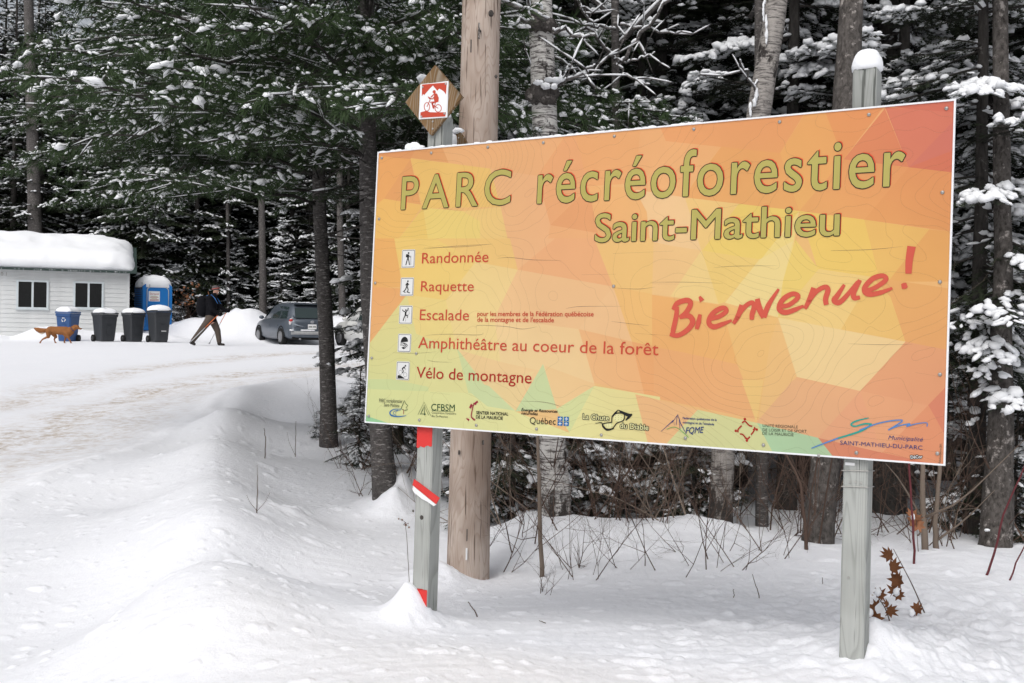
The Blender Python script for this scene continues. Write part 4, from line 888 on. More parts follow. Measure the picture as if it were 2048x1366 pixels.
def conifer(seed, height, r_base, crown0, reach, spacing, step, near, snow=.6, deadfrom=.5, tilt=0.0, snowsize=1.0, nscale=1.0, per=5):
    """returns (trunk, crown, snow) accumulators of a spruce or fir standing at the origin"""
    rng = np.random.default_rng(seed); T, C, S = Acc(), Acc(), Acc()
    zs = np.linspace(-.3, height, 14); wob = np.cumsum(rng.normal(0, .012, (14, 2)), 0) * height / 10; wob -= wob[1]
    T.tube(np.c_[wob, zs], np.interp(zs, [-.3, 0, .4, height], [r_base * 1.5, r_base * 1.25, r_base, .012]), 10, 0, True, .12)
    tS, tD, tL, tW = [], [], [], []; sC, sD, sL = [], [], []; bs, be, br = [], [], []
    z = crown0
    while z < height - .1:
        f = (z - crown0) / (height - crown0); R = reach * (1 - f) ** .75 * (0.65 + .35 * min(1, f * 5 + .3)); wb = [np.interp(z, zs, wob[:, 0]), np.interp(z, zs, wob[:, 1])]
        for b in range(per):
            az = rng.random() * 6.283; L = R * (.65 + .5 * rng.random()) + .12; pitch = -.30 + .75 * f + rng.normal(0, .10); droop = .22 * L * (1 - f * .5)
            h = np.array([math.cos(az), math.sin(az), 0.]); b0 = np.array([wb[0], wb[1], z + rng.normal(0, .05)])
            ts = np.linspace(0, 1, 6); pos = lambda t: b0 + h * (L * math.cos(pitch) * t)[..., None] + np.array([0, 0, 1.]) * (L * math.sin(pitch) * t - droop * t * t + .10 * L * t ** 3)[..., None]
            P = pos(ts); bs.append(P[:-1]); be.append(P[1:]); br.append(np.linspace(.011, .003, 6)[:-1] * (L + .4))
            nlat = max(4, int(L / (.055 if near else .10))); t = np.linspace(.14, 1, nlat) + rng.normal(0, .01, nlat); t = np.clip(t, .1, 1)
            pp = pos(t); tan = unit(pos(np.clip(t + .03, 0, 1.03)) - pos(t - .03)); side = np.cross(tan, [0, 0, 1.]); side = unit(side)
            sg = np.where(np.arange(nlat) % 2 == 0, 1., -1.)[:, None]
            ll = (L * .42 * (1 - t) ** .7 * np.minimum(1, (t + .1) * 2.2) + .07) * (.7 + .6 * rng.random(nlat))
            d = unit(tan * .75 + side * sg * .8 + np.array([0, 0, -.16]) + rng.normal(0, .08, (nlat, 3)))
            tS.append(pp); tD.append(d); tL.append(ll)
            # the main axis carries needles too
            seg = P[1:] - P[:-1]; sl = np.linalg.norm(seg, axis=1); tS.append(P[1:-1]); tD.append(seg[1:]); tL.append(sl[1:])
            bf = np.clip(rng.normal(.95, .5), .1, 1.7); m = rng.random(nlat) < snow * bf * (.35 + .9 * t); sC.append((pp + d * (ll * .55)[:, None])[m]); sD.append(d[m]); sL.append((ll * .95)[m])
            m2 = rng.random(5) < snow * .8 * bf; sC.append(((P[1:] + P[:-1]) / 2)[m2]); sD.append(seg[m2]); sL.append(sl[m2] * 1.05)
            sp = .075 if near else .14
            ns = np.maximum(0, (ll / sp).astype(int)); ix = np.repeat(np.arange(nlat), ns)
            if len(ix):
                k = np.arange(len(ix)) - np.repeat(np.cumsum(ns) - ns, ns); u = (k + .6) / (ns[ix] + .3); s2 = np.where(k % 2 == 0, 1., -1.)[:, None]
                o2 = pp[ix] + d[ix] * (ll[ix] * u)[:, None]; sd2 = unit(np.cross(d[ix], [0, 0, 1.])); d2 = unit(d[ix] * .8 + sd2 * s2 * .7 + np.array([0, 0, -.12]) + rng.normal(0, .1, (len(ix), 3))); l2 = (ll[ix] * .38 * (1.1 - u) + .03)
                tS.append(o2); tD.append(d2); tL.append(l2)
                if near:
                    m3 = rng.random(len(ix)) < snow * .7 * bf; sC.append((o2 + d2 * (l2 * .55)[:, None])[m3]); sD.append(d2[m3]); sL.append((l2 * 1.0)[m3])
        z += spacing * (.8 + .4 * rng.random())
    tS, tD, tL = np.vstack(tS), np.vstack(tD), np.concatenate(tL)
    needles(C, tS, tD, tL, rng, step, (.030 if near else .05) * nscale, (.017 if near else .036) * nscale)
    twigline(T, np.vstack(bs), np.vstack(be), np.concatenate(br), np.concatenate(br) * .8, 1)
    if near: twigline(T, tS, tS + unit(tD) * (tL * .9)[:, None], .0016, .0008, 1)
    # dead lower twigs
    nd = int((crown0 - .2) * 14)
    if nd > 0:
        zz = rng.uniform(.25, crown0 + .6, nd); az = rng.random(nd) * 6.283; L = rng.uniform(.2, .9, nd); s0 = np.c_[np.interp(zz, zs, wob[:, 0]), np.interp(zz, zs, wob[:, 1]), zz]
        e = s0 + np.c_[np.cos(az) * L, np.sin(az) * L, rng.uniform(-.25, .12, nd) * L]; twigline(T, s0, e, .006, .0025, 1)
        mm = (s0 + e) / 2; e2 = mm + rng.normal(0, .16, (nd, 3)); twigline(T, mm, e2, .003, .0015, 1); e3 = mm + (e - mm) * .5; twigline(T, e3, e3 + rng.normal(0, .12, (nd, 3)), .0025, .0012, 1)
        k = rng.random(nd) < .35; sC.append((mm + [0, 0, .006])[k]); sD.append((e - s0)[k]); sL.append(L[k] * .6)
    sC, sD, sL = np.vstack(sC), np.vstack(sD), np.concatenate(sL); n = len(sC)
    # long lumps are broken into a row of uneven ones
    cell = .085 if near else .17; kk = np.maximum(1, np.round(sL / cell).astype(int)); ix = np.repeat(np.arange(n), kk); j = np.arange(len(ix)) - np.repeat(np.cumsum(kk) - kk, kk)
    uD = unit(sD); sC = sC[ix] + uD[ix] * ((j + .5) / kk[ix] - .5)[:, None] * sL[ix][:, None]; l2 = sL[ix] / kk[ix]; n = len(ix)
    sC = sC + rng.normal(0, .009 if near else .02, (n, 3)) * [1, 1, .5]; sD = uD[ix] + rng.normal(0, .28, (n, 3)) * [1, 1, .6]; sL = np.maximum(l2, .03) * rng.uniform(1.0, 1.7, n)
    q = sC * (2.6 if near else 1.9) + seed; cl = np.sin(q[:, 0] * 1.7 + np.sin(q[:, 1] * 1.3)) + np.sin(q[:, 1] * 1.9 + np.sin(q[:, 2] * 2.1)) + np.sin(q[:, 2] * 2.6 + np.sin(q[:, 0] * 1.1))
    keep = (rng.random(n) < .9) & (cl > rng.normal(-.1, .45, n)); sC, sD, sL = sC[keep], sD[keep], sL[keep]; n = len(sC)
    Wd = np.clip(sL * .5, .016, .07 if near else .085) * rng.uniform(.6, 1.35, n) * snowsize; Hh = Wd * rng.uniform(.5, 1.0, n)
    blobs(S, sC + np.array([0, 0, 1.]) * (Hh * .30 + .004)[:, None], sD, sL, Wd, Hh, rng, 6 if near else 5, 3 if near else 2, .6)
    return T, C, S

def make_tree(name, label, cat, accs, mats, group=None):
    t = thing(name, label, cat, (0, 0, 0), group)
    T, C, S = accs
    part('trunk', T, [mats[0], 'bark'], t); cr = part('crown', C, mats[1], t, False); part('snow_load', S, 'snow', cr)
    return t
PROTO = {}
PROTO['spruceA'] = [conifer(1, 13, .13, 1.7, 1.7, .26, .042, False, .5), 'bark', 'spruce']
PROTO['spruceB'] = [conifer(2, 15, .15, 2.4, 1.5, .30, .042, False, .42), 'bark', 'spruce']
PROTO['spruceC'] = [conifer(3, 10, .10, 0.7, 1.5, .24, .042, False, .55), 'bark3', 'spruce']
PROTO['sprucefar'] = [conifer(9, 14, .14, 1.6, 2.5, .27, .085, False, .42, nscale=1.9, snowsize=1.25), 'bark', 'spruce']
PROTO['fir'] = [conifer(4, 6.5, .07, .45, 1.25, .20, .022, True, .75, snowsize=1.3), 'bark', 'spruce']
PROTO['padfir'] = [conifer(8, 7.5, .07, 1.5, 1.15, .24, .022, True, .95, snowsize=1.15, per=6), 'bark', 'spruce']
PROTO['youngfir'] = [conifer(5, 2.3, .03, .15, .75, .12, .022, True, .6), 'bark', 'spruce']
FIRST = {}
def place_tree(kind, pxx, d, label, group=None, rot=None, s=1.0, cat='tree', name=None, z=None):
    if kind not in FIRST:
        accs, mb, mf = PROTO[kind]; nm = name or {'youngfir': 'young_fir_tree', 'padfir': 'fir_tree', 'fir': 'fir_tree', 'pine': 'pine_tree', 'pineB': 'pine_tree'}.get(kind, 'spruce_tree')
        o = make_tree(nm, label, cat, accs, (mb, mf)); FIRST[kind] = o
    else:
        o = copy_tree(FIRST[kind]); o['label'] = label
        if 'group' in o: del o['group']
    if group: o['group'] = group
    x, y = gp(pxx, d); o.location = (x, y, (H(x, y) if z is None else z)); o.rotation_euler = (0, 0, random.uniform(0, 6.28) if rot is None else rot); o.scale = (s, s, s)
    return o

def pine(seed, height, r_base, crown0, reach, trunkpts=None, top_dense=5.5, az_bias=None, azs=.9):
    rng = np.random.default_rng(seed); T, C, S = Acc(), Acc(), Acc()
    zs = np.linspace(-.3, height, 16)
    if trunkpts is None: wx = np.zeros(16); wy = np.zeros(16)
    else: tp = np.array(trunkpts); wx = np.interp(zs, tp[:, 2], tp[:, 0]); wy = np.interp(zs, tp[:, 2], tp[:, 1])
    T.tube(np.c_[wx, wy, zs], np.interp(zs, [-.3, 0, .5, height], [r_base * 1.35, r_base * 1.12, r_base, .02]), 14, 0, True, .06)
    tipS, tipD = [], []; segS, segE, segR = [], [], []; sC, sD, sL, sW = [], [], [], []
    z = crown0
    while z < height - .3:
        f = (z - crown0) / (height - crown0); low = z < top_dense; nb = 6 if low else 4
        for b in range(nb):
            az = rng.random() * 6.283
            if az_bias is not None and rng.random() < .8: az = az_bias + rng.normal(0, azs)
            L = reach * (.6 + .5 * rng.random()) * (1 - f) ** .6; h = np.array([math.cos(az), math.sin(az), 0.]); sd = np.array([-h[1], h[0], 0.])
            zz = z + rng.normal(0, .12); b0 = np.array([np.interp(zz, zs, wx), np.interp(zz, zs, wy), zz]); bend = rng.normal(0, .25)
            p0 = rng.uniform(.0, .5)
            pos = lambda t: b0 + h * (L * t)[..., None] + sd * (bend * L * t * t)[..., None] + np.array([0, 0, 1.]) * (L * (p0 * t - .38 * t * t + .12 * t ** 3))[..., None]
            ts = np.linspace(0, 1, 9); P = pos(ts); P[1:-1] += rng.normal(0, .030, (7, 3)); segS.append(P[:-1]); segE.append(P[1:]); segR.append(np.linspace(.017, .004, 9)[:-1] * L / 2.5 + .002)
            seg = P[1:] - P[:-1]; m = rng.random(8) < .25; sC.append((P[:-1] + seg / 2 + [0, 0, .016])[m]); sD.append(seg[m]); sL.append(np.linalg.norm(seg, axis=1)[m] * 1.08); sW.append(rng.uniform(.02, .04, m.sum()))
            nl = max(5, int(L / .13)); t = np.linspace(.18, 1, nl) + rng.normal(0, .015, nl); t = np.clip(t, .1, 1); pp = pos(t); tan = unit(pos(t + .02) - pos(t - .02)); sg = np.where(np.arange(nl) % 2 == 0, 1., -1.)
            ll = L * .36 * (1 - t) ** .55 * (.6 + .6 * rng.random(nl)) + .12
            side = unit(np.cross(tan, [0, 0, 1.])); d = unit(tan * .8 + side * (sg * rng.uniform(.5, 1, nl))[:, None] + np.array([0, 0, .02]) + rng.normal(0, .1, (nl, 3)))
            E = pp + d * ll[:, None] + np.array([0, 0, -.06]) * ll[:, None]; segS.append(pp); segE.append(E); segR.append(np.full(nl, .0045))
            m = rng.random(nl) < .6; sC.append(((pp + E) / 2 + [0, 0, .008])[m]); sD.append((E - pp)[m]); sL.append(ll[m] * .9); sW.append(rng.uniform(.010, .024, m.sum()))
            tipS.append(E); tipD.append(E - pp)
            ns = np.maximum(1, (ll / .11).astype(int)); ix = np.repeat(np.arange(nl), ns); k = np.arange(len(ix)) - np.repeat(np.cumsum(ns) - ns, ns); u = (k + .5) / ns[ix]; s2 = np.where(k % 2 == 0, 1., -1.)[:, None]
            q0 = pp[ix] + (E - pp)[ix] * u[:, None]; dd = unit(E - pp)[ix]; sd2 = unit(np.cross(dd, [0, 0, 1.])); d2 = unit(dd * .8 + sd2 * s2 * .7 + rng.normal(0, .22, (len(ix), 3)) + [0, 0, .08]); l2 = rng.uniform(.06, .16, len(ix))
            e2 = q0 + d2 * l2[:, None]; segS.append(q0); segE.append(e2); segR.append(np.full(len(ix), .003)); tipS.append(e2); tipD.append(d2)
        z += .22 if low else .5
    tS, tD = np.vstack(tipS), unit(np.vstack(tipD)); n = len(tS)
    dense = tS[:, 2] < top_dense + .8
    for (mask, nn, ln, wd) in ((dense, 22, .12, .008), (~dense, 6, .15, .022)):
        B, D = tS[mask], tD[mask]; idx = np.repeat(np.arange(len(B)), nn)
        if len(idx) == 0: continue
        along = rng.uniform(-.07, .01, (len(idx), 1)); rv = rng.normal(size=(len(idx), 3)); rv -= (rv * D[idx]).sum(1, keepdims=True) * D[idx]; rv = unit(rv)
        d = unit(D[idx] * rng.uniform(.5, 1.2, (len(idx), 1)) + rv * .8 + [0, 0, -.22]); l = ln * rng.uniform(.7, 1.15, (len(idx), 1)); o = B[idx] + D[idx] * along; wv = unit(np.cross(d, rng.normal(size=d.shape))) * wd / 2
        P = np.stack([o - wv, o + wv, o + d * l + [0, 0, -.008]], 1).reshape(-1, 3); C.add(P, np.arange(len(P)).reshape(-1, 3))
    # snow resting on the tufts, drooping with the needles
    m = rng.random(n) < np.where(dense, .74, .3); B, D = tS[m], tD[m]; k = len(B); big = rng.random(k) < .06
    L = np.where(big, rng.uniform(.11, .18, k), rng.uniform(.03, .085, k)); Wd = L * rng.uniform(.45, .75, k)
    dd = unit(D * [1, 1, .6] + np.array([0, 0, -.25]) + rng.normal(0, .25, (k, 3)))
    blobs(S, B + dd * (L * .15)[:, None] + [0, 0, .018], dd, L, Wd, Wd * rng.uniform(.45, .8, k), rng, 6, 3, .7)
    m = rng.random(k) < .9; off = rng.normal(0, .03, (k, 3)); off[:, 2] = -.01
    blobs(S, (B + off + [0, 0, .012])[m], (dd + rng.normal(0, .7, (k, 3)))[m], L[m] * .8, Wd[m] * .6, Wd[m] * .5, rng, 5, 2, .7)
    for a_ in (1,):
        c_, d_, l_, w_ = np.vstack(sC), np.vstack(sD), np.concatenate(sL), np.concatenate(sW); blobs(S, c_, d_, l_, w_, w_ * .8, rng, 5, 2, .4)
    s_, e_, r_ = np.vstack(segS), np.vstack(segE), np.concatenate(segR); twigline(T, s_, e_, r_, r_ * .8, 1)
    # a few bare hanging twigs under the crown
    nd = 26; zz = rng.uniform(crown0 - .9, crown0 + .5, nd); az = rng.random(nd) * 6.283; L = rng.uniform(.2, .7, nd); s0 = np.c_[np.interp(zz, zs, wx), np.interp(zz, zs, wy), zz]; e = s0 + np.c_[np.cos(az) * L, np.sin(az) * L, rng.uniform(-.35, .1, nd) * L]
    twigline(T, s0, e, .008, .003, 1); mid = s0 + (e - s0) * .55; twigline(T, mid, mid + rng.normal(0, .22, (nd, 3)), .004, .0015, 1); twigline(T, (mid + e) / 2, (mid + e) / 2 + rng.normal(0, .15, (nd, 3)), .003, .0015, 1)
    return T, C, S

# two pines at the road side; their boughs hang over the lot
x1, y1 = gp(657, 12.6); z1 = H(x1, y1)
def rel(P, x, y, z): return [(p[0] - x, p[1] - y, p[2] - z) for p in P]
tp = rel([px(659, 890, 12.6), px(652, 640, 12.6), px(640, 450, 12.65), px(628, 0, 12.8), px(620, -900, 13)], x1, y1, z1)
PROTO['pine'] = [pine(21, 11, .095, 2.95, 3.3, tp, 5.6, math.pi * .95, 1.1), 'bark2', 'pine']
o = place_tree('pine', 657, 12.6, 'tall pine with snowy boughs spreading left over the lot, trunk left of the sign', rot=0.0); o.location = (x1, y1, z1)
x2, y2 = gp(772, 8.4); z2 = H(x2, y2)
tp = rel([px(775, 1022, 8.4), px(760, 860, 8.4), px(738, 560, 8.5), px(735, 250, 8.6), px(733, -200, 8.8), px(730, -1500, 9)], x2, y2, z2)
PROTO['pineB'] = [pine(22, 9, .085, 2.75, 2.5, tp, 4.4, math.pi * 1.25, 1.3), 'bark2', 'pine']
o = place_tree('pineB', 772, 8.4, 'leaning pine whose trunk passes behind the left edge of the welcome sign', rot=0.0); o.location = (x2, y2, z2)
GF = 'spruces in the dark forest wall behind the lot'
lab = 'snowy spruce in the dark forest wall behind the cabin, bins and parked cars'
k = 0
for row, (d0, stepx) in enumerate(((47, 62), (50.5, 66), (55, 74), (61, 84))):
    xx = -160 + row * 23
    while xx < 1010:
        kind = ('spruceA', 'sprucefar', 'spruceC')[(k * 7 + row) % 3] if row == 0 else 'sprucefar'; d = d0 + random.uniform(-1.2, 1.2)
        area = 'the cabin roof' if xx < 230 else 'the blue portable toilet' if xx < 350 else 'the walker' if xx < 490 else 'the slate car' if xx < 650 else 'the white car and sign edge'
        rw = ('front row', 'second row', 'third row', 'deep shade')[row]
        place_tree(kind, xx + random.uniform(-14, 14), d, 'snowy spruce, %s of forest wall behind %s' % (rw, area), GF, s=random.uniform(.95, 1.35)); k += 1; xx += stepx
for i, (xx, d, s) in enumerate(((330, 45.5, .8), (385, 46.5, .75), (300, 46, .9), (560, 46, .8), (625, 45.5, .7), (690, 45.5, .75), (745, 46, .8), (470, 46.5, .7))):
    place_tree('fir', xx, d, 'low snow covered fir at the front of the forest wall behind the plough bank', 'low firs behind the plough bank', s=s)
GR = 'spruces deep in the woods behind the welcome sign'
for row, (d0, stepx, x0, x1_) in enumerate(((10.8, 165, 980, 2250), (13.5, 130, 930, 2300), (17, 110, 900, 2300), (22, 100, 870, 2300), (29, 80, 850, 2300), (37, 66, 830, 2300))):
    xx = x0 + row * 31
    while xx < x1_:
        kind = ('spruceB', 'spruceA', 'spruceC', 'spruceB')[(k * 5 + row) % 4] if row > 1 else ('spruceB', 'spruceA')[k % 2]
        if row > 2: kind = 'sprucefar'
        area = 'the pole and sign title' if xx < 1150 else 'the middle of the sign' if xx < 1480 else 'the right post and greeting' if xx < 1830 else 'the right edge of the sign'
        rw = ('nearest row', 'second row', 'third row', 'fourth row', 'far row', 'farthest row')[row]
        place_tree(kind, xx + random.uniform(-25, 25), d0 + random.uniform(-1, 1), 'snowy spruce, %s of woods behind %s' % (rw, area), GR, s=random.uniform(.8, 1.1)); k += 1; xx += stepx
for xx, d, s, l, z in ((1120, 9.3, .62, 'fir with drooping snowy boughs between the pole and the birch', None), (1960, 7.9, .9, 'fir with heavy snow pads at the right edge beside the sign', None), (2110, 8.9, 1.0, 'fir at the far right whose snowy boughs enter the frame', None), (1280, 9.6, 1.0, 'fir with snowy boughs above the middle of the sign', None),
                (1580, 9.2, 1.1, 'fir with snow pads between the two pale trunks above the sign', None), (1800, 9.3, 1.1, 'fir whose white boughs show beside the right post top', None), (1430, 10.5, 1.0, 'fir behind the scarred grey trunk', None), (800, 13.0, .8, 'fir behind the leaning pine and the left post', None), (1010, 11, 1.0, 'fir directly behind the peeled wooden pole', None)):
    place_tree('padfir' if xx in (1960, 2110, 1580, 1800, 1430) else 'fir', xx, d, l, s=s)
for xx, d, s, l in ((712, 13.6, .25, 'small fir with sparse snow between the left pine trunk and the sign'), (636, 12.9, .14, 'tiny fir seedling left of the pine trunk at the road side'), (1030, 8.0, .78, 'young fir loaded with snow just right of the pole below the sign'), (1340, 8.4, .62, 'young fir with white boughs in the brush under the sign'), (1190, 8.0, .6, 'young snowy fir right of the birch under the sign'), (1395, 7.9, .5, 'small snowy fir left of the grey aspen foot'), (985, 8.6, .7, 'young fir directly right behind the wooden pole'),
                    (2040, 7.6, .5, 'young green fir with little snow by the right edge trunk'), (1940, 8.2, .6, 'young fir half behind the twin pale saplings'), (722, 10.6, .42, 'young fir tucked under the lower left corner of the sign')):
    place_tree('youngfir', xx, d, l, s=s)

# ---- individual trunks
def path(pts):      # [(px,py,depth)] -> world
    return [px(*p) for p in pts]
def smooth_path(P, n=24):
    P = np.array([tuple(p) for p in P]); t = np.linspace(0, len(P) - 1, n); return np.c_[[np.interp(t, np.arange(len(P)), P[:, i]) for i in range(3)]].T
def limb(acc, sn, P, r0, r1, rng, sides=8, snow=1.0, mi=0):
    P = np.array([tuple(p) for p in P], float); n = len(P); acc.tube(P, np.linspace(r0, r1, n), sides, mi)
    seg = P[1:] - P[:-1]; l = np.linalg.norm(seg, axis=1); ok = (np.abs(seg[:, 2]) / l < .88) & (rng.random(n - 1) < snow)
    if ok.any() and sn is not None:
        r = (np.linspace(r0, r1, n)[:-1])[ok]; blobs(sn, (P[:-1] + seg / 2)[ok] + np.c_[np.zeros((ok.sum(), 2)), r * 1.0 + .004], seg[ok], l[ok] * 1.15, r * 1.7 + .008, r * .9 + .012, rng, 6, 3, .5)
def trunk_tree(name, label, pts, r, mat, limbs=(), patches=(), sides=20, seed=0, jit=.05, kids=8):
    rng = np.random.default_rng(seed); W = path(pts); base = W[0].copy(); base.z = H(base.x, base.y)
    W[0].z = base.z - .25
    t = thing(name, label, 'tree', base); T, S, L = Acc(), Acc(), Acc()
    P = smooth_path(W, 26); rad = np.interp(np.linspace(0, 1, 26), np.linspace(0, 1, len(r)), r); T.tube(P, rad, sides, 0, True, jit); part('trunk', T, mat, t)
    for q in limbs:
        P = smooth_path(path(q[0]), 10); P[1:-1] += rng.normal(0, .012, (8, 3)); limb(L, S, P, q[1] * .8, q[2] * .8, rng)
        for j in range(3, 9, 2):
            d = unit(P[j] - P[j - 1]) + rng.normal(0, .6, 3); e = P[j] + unit(d) * rng.uniform(.15, .4); limb(L, S, [P[j], (P[j] + e) / 2 + rng.normal(0, .02, 3), e], q[2] * .9, .002, rng, 5)
    zmax = P[-1][2]
    # upper limbs beyond the frame, so the tree is whole from elsewhere
    top = W[-1]
    for j in range(kids):
        az = rng.random() * 6.28; s0 = np.array(tuple(top)) - [0, 0, j * .35]; e = s0 + np.array([math.cos(az), math.sin(az), .8]) * rng.uniform(.7, 1.6); limb(L, S, [s0, (s0 + e) / 2 + rng.normal(0, .06, 3), e], .02, .004, rng, 6)
    if L.v: part('branches', L, 'bark2', t)
    for c, s in patches:
        p = px(*c)
        for q in range(6 if s[1] > .04 else 3):
            dz = (rng.random() - .5) * 1.7 * s[1] if s[1] > .04 else 0; dx = 0 if s[1] > .04 else (rng.random() - .5) * 1.4 * s[0]
            S.ball(p + Vector((dx + rng.normal(0, .004), 0, dz)), (s[0] * rng.uniform(.4, .8), s[0] * .5, s[1] * (rng.uniform(.2, .4) if s[1] > .04 else rng.uniform(.7, 1.1))), 10, 8, 0, .5)
    if S.v: part('snow_load', S, 'snow', t)
    return t
trunk_tree('birch_tree', 'white birch with dark scars just right of the peeled pole', [(1112, 1100, 7.1), (1112, 1000, 7.1), (1102, 860, 7.1), (1094, 600, 7.15), (1090, 250, 7.2), (1080, 0, 7.25), (1070, -700, 7.4), (1060, -1300, 7.5)], [.115, .10, .092, .088, .084, .08, .06, .04], 'birch',
    limbs=[([(1100, 45, 7.15), (1060, 25, 7.0), (1005, 0, 6.9), (960, -20, 6.8)], .022, .012), ([(1085, 55, 7.2), (1040, 40, 7.1), (1000, 60, 7.0)], .018, .006), ([(1105, 60, 7.1), (1150, 75, 7.0), (1190, 70, 6.9)], .016, .006), ([(1110, 175, 7.1), (1170, 150, 7.0), (1190, 130, 6.9)], .014, .005)],
    patches=[((1112, 160, 7.05), (.07, .018)), ((1100, 172, 7.04), (.05, .02)), ((1080, 165, 7.05), (.035, .02)), ((1122, 150, 7.03), (.012, .05))], seed=5)
# dark scar collars on the birch are burls
def burl(px_, py_, d, rx, rz):
    t = bpy.data.objects['birch_tree']; a = Acc(); a.ball(px(px_, py_, d - .02), (rx, rx, rz), 16, 10, 0, .35); part('burl', a, 'bark3', t)
burl(1086, 188, 7.2, .108, .095); burl(1084, 52, 7.22, .098, .06)
trunk_tree('aspen_tree', 'grey trunk with peeled scar and snow stripe above the middle of the sign', [(1440, 1085, 7.6), (1442, 1000, 7.6), (1446, 900, 7.6), (1480, 500, 7.7), (1515, 240, 7.75), (1545, 60, 7.8), (1568, -100, 7.9), (1600, -800, 8.2)], [.095, .085, .08, .078, .085, .08, .07, .04], 'aspen',
    limbs=[([(1520, 200, 7.7), (1500, 160, 7.6), (1480, 120, 7.5)], .012, .005)], patches=[((1512, 185, 7.67), (.022, .10)), ((1500, 225, 7.67), (.018, .07)), ((1532, 60, 7.7), (.016, .11)), ((1528, 20, 7.72), (.014, .08))], seed=6, jit=.08)
trunk_tree('maple_tree', 'smooth grey trunk rising behind the top of the right post', [(1632, 1140, 6.9), (1636, 1060, 6.9), (1650, 930, 6.95), (1675, 500, 7.1), (1690, 210, 7.2), (1700, 60, 7.25), (1712, -150, 7.4), (1730, -900, 7.8)], [.115, .10, .09, .088, .085, .08, .07, .04], 'bark3',
    limbs=[], patches=[], seed=7, jit=.08)
trunk_tree('old_birch_tree', 'broken barked trunk at the right edge with snow caught on torn bark', [(1990, 1190, 7.2), (1992, 1080, 7.2), (2000, 900, 7.25), (2006, 500, 7.4), (2000, 0, 7.6), (1996, -700, 8.0)], [.14, .11, .085, .06, .05, .03], 'bark3',
    patches=[((1968, 1120, 7.08), (.02, .012)), ((1972, 1060, 7.1), (.02, .01))], seed=8, jit=.14)
trunk_tree('dark_trunk_tree', 'dark straight trunk seen between the right post and twin saplings', [(1770, 1075, 9.2), (1772, 900, 9.2), (1776, 400, 9.4), (1780, -700, 9.8)], [.13, .12, .11, .05], 'bark', seed=9)
trunk_tree('slender_tree', 'slender dark trunk below the sign left of the right post', [(1524, 1110, 7.9), (1524, 900, 7.9), (1520, 400, 8.0), (1515, -600, 8.3)], [.05, .045, .042, .02], 'bark2', seed=10)
trunk_tree('forked_tree', 'thin bare hardwood with snow lined crossing branches right of the birch', [(1240, 1030, 8.4), (1236, 700, 8.4), (1232, 250, 8.4), (1230, 0, 8.4), (1228, -500, 8.6)], [.04, .036, .032, .03, .015], 'bark2',
    limbs=[([(1232, 120, 8.3), (1180, 60, 8.2), (1155, 0, 8.2)], .014, .008), ([(1232, 60, 8.3), (1190, 55, 8.2), (1160, 40, 8.1)], .012, .006), ([(1236, 130, 8.2), (1290, 60, 8.1), (1340, 0, 8.0)], .020, .012), ([(1220, 190, 8.2), (1160, 150, 8.1), (1110, 115, 8.0)], .014, .006), ([(1232, 130, 8.2), (1255, 155, 8.1), (1300, 170, 8.0)], .010, .005), ([(1240, 50, 8.2), (1310, 62, 8.1), (1385, 68, 8.0)], .010, .004), ([(1228, 120, 8.2), (1280, 118, 8.1), (1310, 105, 8.0)], .008, .004), ([(1150, 175, 8.1), (1210, 130, 8.1), (1280, 30, 8.2)], .011, .006), ([(1230, 215, 8.2), (1260, 205, 8.1), (1290, 195, 8.0)], .009, .004), ([(1150, 0, 8.2), (1175, 30, 8.1), (1190, 55, 8.1)], .009, .006)], seed=12, jit=.05)
trunk_tree('lot_edge_tree', 'bare grey trunk rising behind the plough bank left of the blue grey car', [(526, 625, 45.5), (526, 560, 45.5), (524, 470, 45.5), (522, 300, 45.6), (520, 0, 46)], [.17, .15, .14, .12, .09], 'bark2', seed=13)
trunk_tree('roadside_tree', 'thick pale trunk standing behind the cabin roof at the far left', [(72, 640, 45), (70, 460, 45), (66, 300, 45), (60, 120, 45), (56, -40, 45), (50, -300, 45)], [.30, .28, .25, .21, .18, .12], 'bark2', seed=14)
trunk_tree('lot_edge_tree', 'thin grey trunk in the forest edge between walker and car', [(458, 640, 46), (456, 500, 46), (454, 300, 46), (452, 0, 46)], [.08, .075, .07, .05], 'bark2', seed=15)
trunk_tree('lot_edge_tree', 'thin grey trunk behind the parked white car', [(686, 690, 44.5), (683, 560, 44.5), (680, 450, 44.5), (676, 0, 45)], [.15, .14, .13, .08], 'bark2', seed=16)

# ---- peeled utility pole
def pole():
    b = px(937, 1172, 6.25); x, y = b.x, b.y; z = H(x, y); t = thing('wooden_pole', 'thick peeled wooden pole standing behind the left half of the sign', 'pole', (x, y, z)); a = Acc()
    P = smooth_path([px(934, 1250, 6.25), px(937, 1100, 6.25), px(941, 900, 6.25), px(952, 450, 6.27), px(963, 0, 6.3), px(985, -900, 6.4)], 30); P[0][2] -= .2
    a.tube(P, np.linspace(.128, .108, 30), 36, 0, True, .012); part('pole_shaft', a, 'pole', t)
    a = Acc()
    for (u, v, r) in ((982, 27, .016), (992, 153, .009), (960, 62, .007), (1000, 60, .005)):
        p = px(u, v, 6.175); a.ball(p, (r, .012, r * 1.2), 12, 6, 0, .2)
    part('knot', a, 'bark3', t, kind='stuff')
    a = Acc()
    for (u, v, w_, h_) in ((958, 62, .011, .045), (942, 92, .007, .035), (966, 885, .010, .012), (918, 905, .009, .012), (934, 1075, .006, .05)): a.box(px(u, v, 6.135), (w_ / 2, .008, h_), 0)
    part('scar', a, 'bark3', t, False, kind='stuff')
    a = Acc(); a.box(px(933, 1108, 6.115), (.005, .002, .034)); part('white_tag', a, 'white', t, False)
pole()

